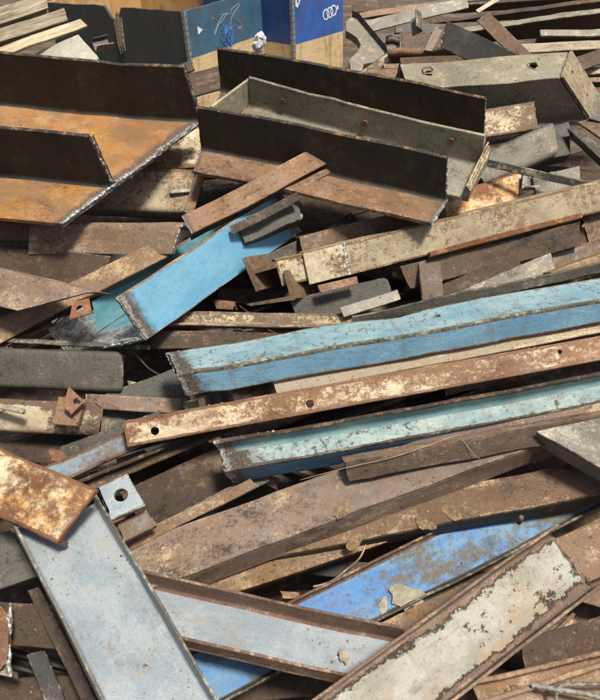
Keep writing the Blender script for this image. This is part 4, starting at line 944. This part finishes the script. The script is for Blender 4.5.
def crumpled(name, label, cat, px, lift, r, mat, seed, up=None, flat=.35):
    """a crumpled scrap of film or crust"""
    rnd = random.Random(seed); bm = bmesh.new(); bmesh.ops.create_icosphere(bm, subdivisions=3, radius=1)
    for v in bm.verts:
        q = noise.noise_vector(v.co * 1.8 + Vector((seed, 0, 0))) + noise.noise_vector(v.co * 5 + Vector((seed, 9, 0))) * .4
        v.co = Vector((v.co.x * r[0], v.co.y * r[1], v.co.z * r[2])) + Vector((q.x * r[0], q.y * r[1], q.z * r[2])) * .45
    me = bm_me(bm, name); finish(me, (seed, 1, 1)); o = link(name, me, mat); o.location = P(px[0], px[1], lift); o.rotation_euler = (SL, 0, rnd.uniform(0, 3)); tag(o, label, cat); return o
crumpled('plastic_film', 'crumpled white plastic film between the two crates', 'plastic film', (259, 44), ('Y', 4.05), (.035, .025, .055), 'plastic', 3)
def flake(label, px, on, r, mat, seed, tilt=0.0, group=None):
    rnd = random.Random(seed); bm = bmesh.new(); k = 16; m = 4; c = bm.verts.new((0, 0, .0)); rings = []
    jag = [1 + .35 * noise.noise(Vector((math.cos(i * 2 * math.pi / k) * 1.6 + seed, math.sin(i * 2 * math.pi / k) * 1.6, 0))) + rnd.uniform(-.12, .12) for i in range(k)]
    for j in range(1, m + 1):
        row = []
        for i in range(k):
            t = i * 2 * math.pi / k; q = Vector((math.cos(t) * r * jag[i] * j / m, math.sin(t) * r * .6 * jag[i] * j / m, 0)); q.z = .20 * r * (noise.noise(Vector((q.x * 1.5 / r, q.y * 1.5 / r, seed))) + .5 * (j / m) ** 2 * .5); row.append(bm.verts.new(q))
        rings.append(row)
    for i in range(k): bm.faces.new((c, rings[0][i], rings[0][(i + 1) % k]))
    for a, b in zip(rings, rings[1:]):
        for i in range(k): bm.faces.new((a[i], b[i], b[(i + 1) % k], a[(i + 1) % k]))
    bmesh.ops.solidify(bm, geom=bm.faces[:], thickness=.0015); me = bm_me(bm, 'rust_flake'); finish(me, (seed, 3, 2)); o = link('rust_flake', me, mat)
    n = on['n']; X = on['ax']; Y = n.cross(X); o.matrix_world = Matrix.Translation(hit(px[0], px[1], on['a'], n) + n * (.003 + .08 * r)) @ Matrix((X, Y, n)).transposed().to_4x4() @ Matrix.Rotation(rnd.uniform(-1, 1), 4, 'Z') @ Matrix.Rotation(tilt * .5, 4, 'X'); tag(o, label, 'flake', group)
flake('large pale crust flake lying on the bright blue channel', (405, 597), bm39, .040, 'palecrust', 1, .15)
flake('small curled flake left of the large pale crust flake on the blue channel', (383, 606), bm39, .016, 'palecrust', 2, -.2)
flake('tan flake on the broad dusty beam below the teal bar', (341, 513), bm36, .022, 'crustflake', 3)
flake('loose crust flake at the left end of the flat-topped beam edge', (355, 543), bm37, .022, 'crustflake', 4)
flake('curled tan crust flake mid edge of the flat-topped beam', (452, 514), bm37, .024, 'crustflake', 5, .3)
flake('flat tan crust flake left of the curled one on the flat-topped beam', (425, 525), bm37, .024, 'crustflake', 6, .1)
flake('tiny crust flake right of the curled one on the flat-topped beam', (474, 514), bm37, .009, 'crustflake', 7)
flake('small light flake near the cut corner of the scraped blue-grey channel', (344, 657), bm40, .016, 'palecrust', 8)
def cord(name, label, cat, pts, rads, mat, branches=()):
    bm = bmesh.new(); ps = [P(*p) for p in pts]
    def smooth(ps, k=6):
        out = []
        for i in range(len(ps) - 1):
            p0, p1, p2, p3 = ps[max(i - 1, 0)], ps[i], ps[i + 1], ps[min(i + 2, len(ps) - 1)]
            for j in range(k):
                t = j / k; out.append(.5 * ((2 * p1) + (p2 - p0) * t + (2 * p0 - 5 * p1 + 4 * p2 - p3) * t * t + (3 * p1 - p0 - 3 * p2 + p3) * t ** 3))
        return out + [ps[-1]]
    sp = smooth(ps); rough = .25 if rads > .002 else 0
    lathe_tube(bm, sp, [rads * (1 + rough * noise.noise(Vector((i * .9, 0, 0)))) for i in range(len(sp))], 8)
    for b in branches:
        sp = smooth([P(*p) for p in b]); lathe_tube(bm, sp, [rads * .9 * (1 + rough * noise.noise(Vector((i * .9, 4, 0)))) * (1 - .4 * i / len(sp)) for i in range(len(sp))], 8)
    org = ps[0].copy(); bmesh.ops.translate(bm, verts=bm.verts, vec=-org); me = bm_me(bm, name); finish(me, (2, 7, 7), True); o = link(name, me, mat); o.location = org; tag(o, label, cat)
cord('steel_cable', 'grey crusted cable with forked end at the bottom right corner', 'cable',
     [(531, 685, .10), (545, 687, .105), (558, 690, .105), (575, 692, .105), (600, 697, .11), (640, 706, .11)], .005, 'rope',
     branches=[[(558, 690, .105), (562, 685, .105), (580, 684, .11), (604, 684, .11), (640, 682, .11)], [(557, 689, .105), (556, 697, .10), (560, 706, .10), (562, 716, .10)]])
cord('wire', 'thin bent wire hanging between the teal bar and the broad brown beam', 'wire',
     [(300, 480, .10), (345, 468, .115), (400, 455, .12), (455, 436, .12), (462, 440, .12), (472, 452, .11), (480, 459, .10)], .0008, 'wire')
def stud():
    o3 = P(519, 521, .06); bm = bmesh.new(); lathe_tube(bm, [Vector((0, 0, -.004)), Vector((0, -.004, .012)), Vector((0, -.006, .018)), Vector((0, -.007, .022))], [.006, .006, .0055, .004], 10)
    me = bm_me(bm, 'steel_stud'); finish(me, (1, 1, 1), True); o = link('steel_stud', me, 'rust'); o.location = o3; tag(o, 'small rusty stud on the dark edge of the flat-topped beam', 'stud')
stud()

LAND = [((90, 130), 'heavy dark section'), ((330, 130), 'black-sided trough'), ((500, 80), 'box beam'), ((450, 215), 'long tan channel'), ((250, 185), 'slanting rusty angle bar'), ((205, 265), 'sky blue channel'),
        ((110, 235), 'curled brown angle'), ((45, 290), 'drooping rusty angle'), ((60, 372), 'grey rounded channel'), ((50, 418), 'tan curled channel'), ((330, 355), 'upper blue angle'), ((520, 310), 'upper blue angle'),
        ((200, 422), 'holed strap'), ((420, 385), 'holed strap'), ((300, 455), 'teal bar'), ((520, 400), 'teal bar'), ((300, 520), 'broad dusty beam'), ((460, 515), 'flat-topped beam'), ((430, 580), 'bright blue channel'),
        ((240, 620), 'scraped blue-grey channel'), ((90, 600), 'wide blue-grey channel'), ((45, 490), 'rusty orange plate'), ((122, 495), 'pale blue lug'), ((470, 620), 'white flaking channel'), ((570, 450), 'grey box corner'), ((290, 270), 'spliced channel end'), ((60, 630), 'dark brown beam')]
TONE = {'rust': 'brown', 'rustdk': 'dark brown', 'speck': 'cream speckled', 'greydk': 'dark grey', 'rustbr': 'orange-brown', 'flake': 'cream and rust', 'grey': 'grey', 'bluebrown': 'blue traced', 'mill': 'blackish', 'rustred': 'red-brown'}
def where(x, y):
    (lx, ly), nm = min(LAND, key=lambda q: (q[0][0] - x) ** 2 + (q[0][1] - y) ** 2); dx, dy = x - lx, y - ly
    return ('right of' if dx > 0 else 'left of') + ' the ' + nm if abs(dx) > abs(dy) * 1.3 else ('below' if dy > 0 else 'above') + ' the ' + nm
# ------------------------------------------------------------------ deeper scrap showing through the gaps
rn = random.Random(5)
deep = []
for row, y in enumerate((120, 175, 225, 275, 320, 365, 410, 455, 500, 545, 590, 640, 690)):
    for k in range(3):
        x = -40 + k * 230 + rn.uniform(-40, 40); ang = rn.choice((-.35, -.2, -.3, .12, .3)) + rn.uniform(-.08, .08); ln = rn.uniform(200, 290)
        deep.append((x, y + rn.uniform(-14, 14), ang, ln, rn.uniform(12, 26), rn.choice(('rustdk', 'rust', 'greydk', 'rustdk', 'mill', 'rustred'))))
for x, y, ang, ln, wpx, m_ in deep:
    lf = -.13 - rn.uniform(0, .05)
    kind = rn.choice(('flat', 'angle', 'channel'))
    ex = {'flat': [], 'angle': [('leg', 0, -1, .05, .008, m_)], 'channel': [('flange', 0, 1, .035, .008, m_), ('flange', 1, 1, .035, .008, m_)]}[kind]
    piece('buried_bar', '%s %s buried deep in the gap %s' % (TONE[m_], kind + ' bar', where(x + ln / 2, y + ang * ln / 2)), 'steel bar', (x, y, lf), (x + ln, y + ang * ln, lf), (x + 2, y + wpx), rn.uniform(-35, 5), m_, .010, extras=ex, primary='leg', group='buried bars glimpsed through the gaps', warp=.004)
rn = random.Random(21)
spots = [(225, 300), (240, 330), (150, 385), (200, 425), (190, 470), (90, 510), (170, 525), (260, 345), (320, 335), (410, 275), (450, 275), (500, 285), (470, 240), (540, 215), (560, 175), (590, 205),
         (245, 240), (120, 330), (30, 330), (20, 425), (60, 450), (25, 640), (40, 690), (15, 560), (290, 590), (230, 660), (260, 470), (240, 425), (585, 255), (540, 265), (350, 300), (130, 455), (330, 225), (420, 235), (560, 625), (590, 640),
         (470, 60), (372, 62)]
used = {}
for i, (x, y) in enumerate(spots):
    L_ = rn.uniform(18, 48); an = rn.uniform(-.8, .5); m_ = rn.choice(('rust', 'rustdk', 'speck', 'greydk', 'rustbr', 'flake', 'grey', 'bluebrown')); far = y < 80
    lf = ('Y', 3.3 + rn.uniform(0, .4)) if far else -.05 + rn.uniform(-.03, .03)
    dx, dy = L_ * math.cos(an), L_ * math.sin(an)
    lb = 'small %s offcut lodged %s' % (TONE[m_], where(x, y))
    if lb in used: lb += ', farther ' + ('right' if x > used[lb] else 'left')
    used[lb] = x
    piece('steel_offcut', lb, 'offcut', (x - dx / 2, y - dy / 2, lf), (x + dx / 2, y + dy / 2, lf), (x - dx / 2 + 3, y - dy / 2 + rn.uniform(7, 15)), rn.uniform(-50, 10), m_, .008,
          extras=[('leg', rn.choice((0, 1)), rn.choice((-1, 1)), rn.uniform(.015, .04), .007, m_)], primary='leg', rag=.005, group='small offcuts lodged in the gaps', warp=.005)
for i in range(18):
    x, y = spots[(i * 7 + 3) % len(spots)]; x += rn.uniform(-30, 30); y += rn.uniform(-12, 12); pl = []; an = rn.uniform(-.7, .5); st_ = rn.uniform(14, 26); lf = rn.uniform(-.05, .0)
    if y < 110: continue
    for k in range(6):
        pl.append((x, y, lf + rn.uniform(-.02, .02))); an += rn.uniform(-.5, .5); x += st_ * math.cos(an); y += st_ * math.sin(an)
    m_ = rn.choice(('rust', 'rustdk', 'wire', 'greydk'))
    cord('wire', 'loose %s wire curling %s' % ({'rust': 'brown', 'rustdk': 'dark brown', 'wire': 'pale', 'greydk': 'grey'}[m_], where(pl[2][0], pl[2][1])), 'wire', pl, rn.uniform(.0012, .0026), m_)
    for o in COL.objects:
        if o.name.startswith('wire') and o['label'].startswith('loose'): o['group'] = 'loose wires in the gaps'
def prune():
    # leave out buried bars and offcuts of which nothing shows
    dg = bpy.context.evaluated_depsgraph_get(); dg.update(); seen = {}
    for py in range(1, 700, 3):
        for px in range(1, 600, 3):
            ok, p, nr, _, ob, _ = sc.ray_cast(dg, CAM, ray(px, py).normalized())
            if ok:
                o = ob.original
                while o.parent: o = o.parent
                seen[o.name] = seen.get(o.name, 0) + 1
    gone = [o for o in COL.objects if not o.parent and o.get('label') and seen.get(o.name, 0) < 2]
    for o in gone:
        if o.get('group') in ('buried bars glimpsed through the gaps', 'small offcuts lodged in the gaps', 'loose wires in the gaps'):
            for c in list(o.children_recursive): bpy.data.objects.remove(c)
            bpy.data.objects.remove(o)
prune()
def grit():
    # rust scale and crumbs that have come to rest on whatever lies uppermost
    dg = bpy.context.evaluated_depsgraph_get(); dg.update(); rn = random.Random(3); V = []; Fc = []; n_ = 0; tries = 0
    while n_ < 7000 and tries < 110000:
        tries += 1; x = rn.uniform(-1.25, 1.25); y = rn.uniform(.62, 2.9)
        if noise.noise(Vector((x * 5, y * 5, 4))) + .6 * noise.noise(Vector((x * 19, y * 19, 1))) < rn.uniform(-.05, .8): continue
        ok, p, nr, _, ob, _ = sc.ray_cast(dg, Vector((x, y, 2.4)), Vector((0, 0, -1)))
        if not ok or nr.z < .62: continue
        r = .0007 + .0033 * rn.random() ** 5; k = rn.choice((4, 5, 5, 6)); a0 = rn.uniform(0, 6.3); X = nr.orthogonal().normalized(); Y = nr.cross(X); b = len(V); tilt = rn.uniform(-.4, .4) * r
        for lvl in (0, 1):
            for i in range(k):
                t = a0 + i * 2 * math.pi / k; q = r * rn.uniform(.6, 1.25) if lvl == 0 else None
                if lvl == 0: V.append(p + (X * math.cos(t) + Y * math.sin(t)) * q - nr * .0003)
                else: V.append(V[b + i] + nr * (r * rn.uniform(.25, .6) + tilt * math.cos(t)) - (V[b + i] - p) * .2)
        Fc.append([b + k + i for i in range(k)])
        for i in range(k): Fc.append([b + i, b + (i + 1) % k, b + k + (i + 1) % k, b + k + i])
        n_ += 1
    me = bpy.data.meshes.new('rust_scale'); me.from_pydata([tuple(v) for v in V], [], Fc); finish(me, (0, 0, 0)); o = link('rust_scale', me, 'grit')
    tag(o, 'loose rust scale and grit strewn over the heap', 'rust scale', None, 'stuff')
def gritf(N):
    tc = N.attr('tc', 'Vector'); N.l(N.cramp(N.noise(tc, 45, 2, .5), [(.36, lin(64, 46, 32)), (.48, lin(130, 98, 68)), (.58, lin(146, 116, 82)), (.68, lin(168, 142, 108))]), N.b.inputs[0]); N.b.inputs['Roughness'].default_value = .9
M['grit'] = simple('rust_grit', gritf)
grit()
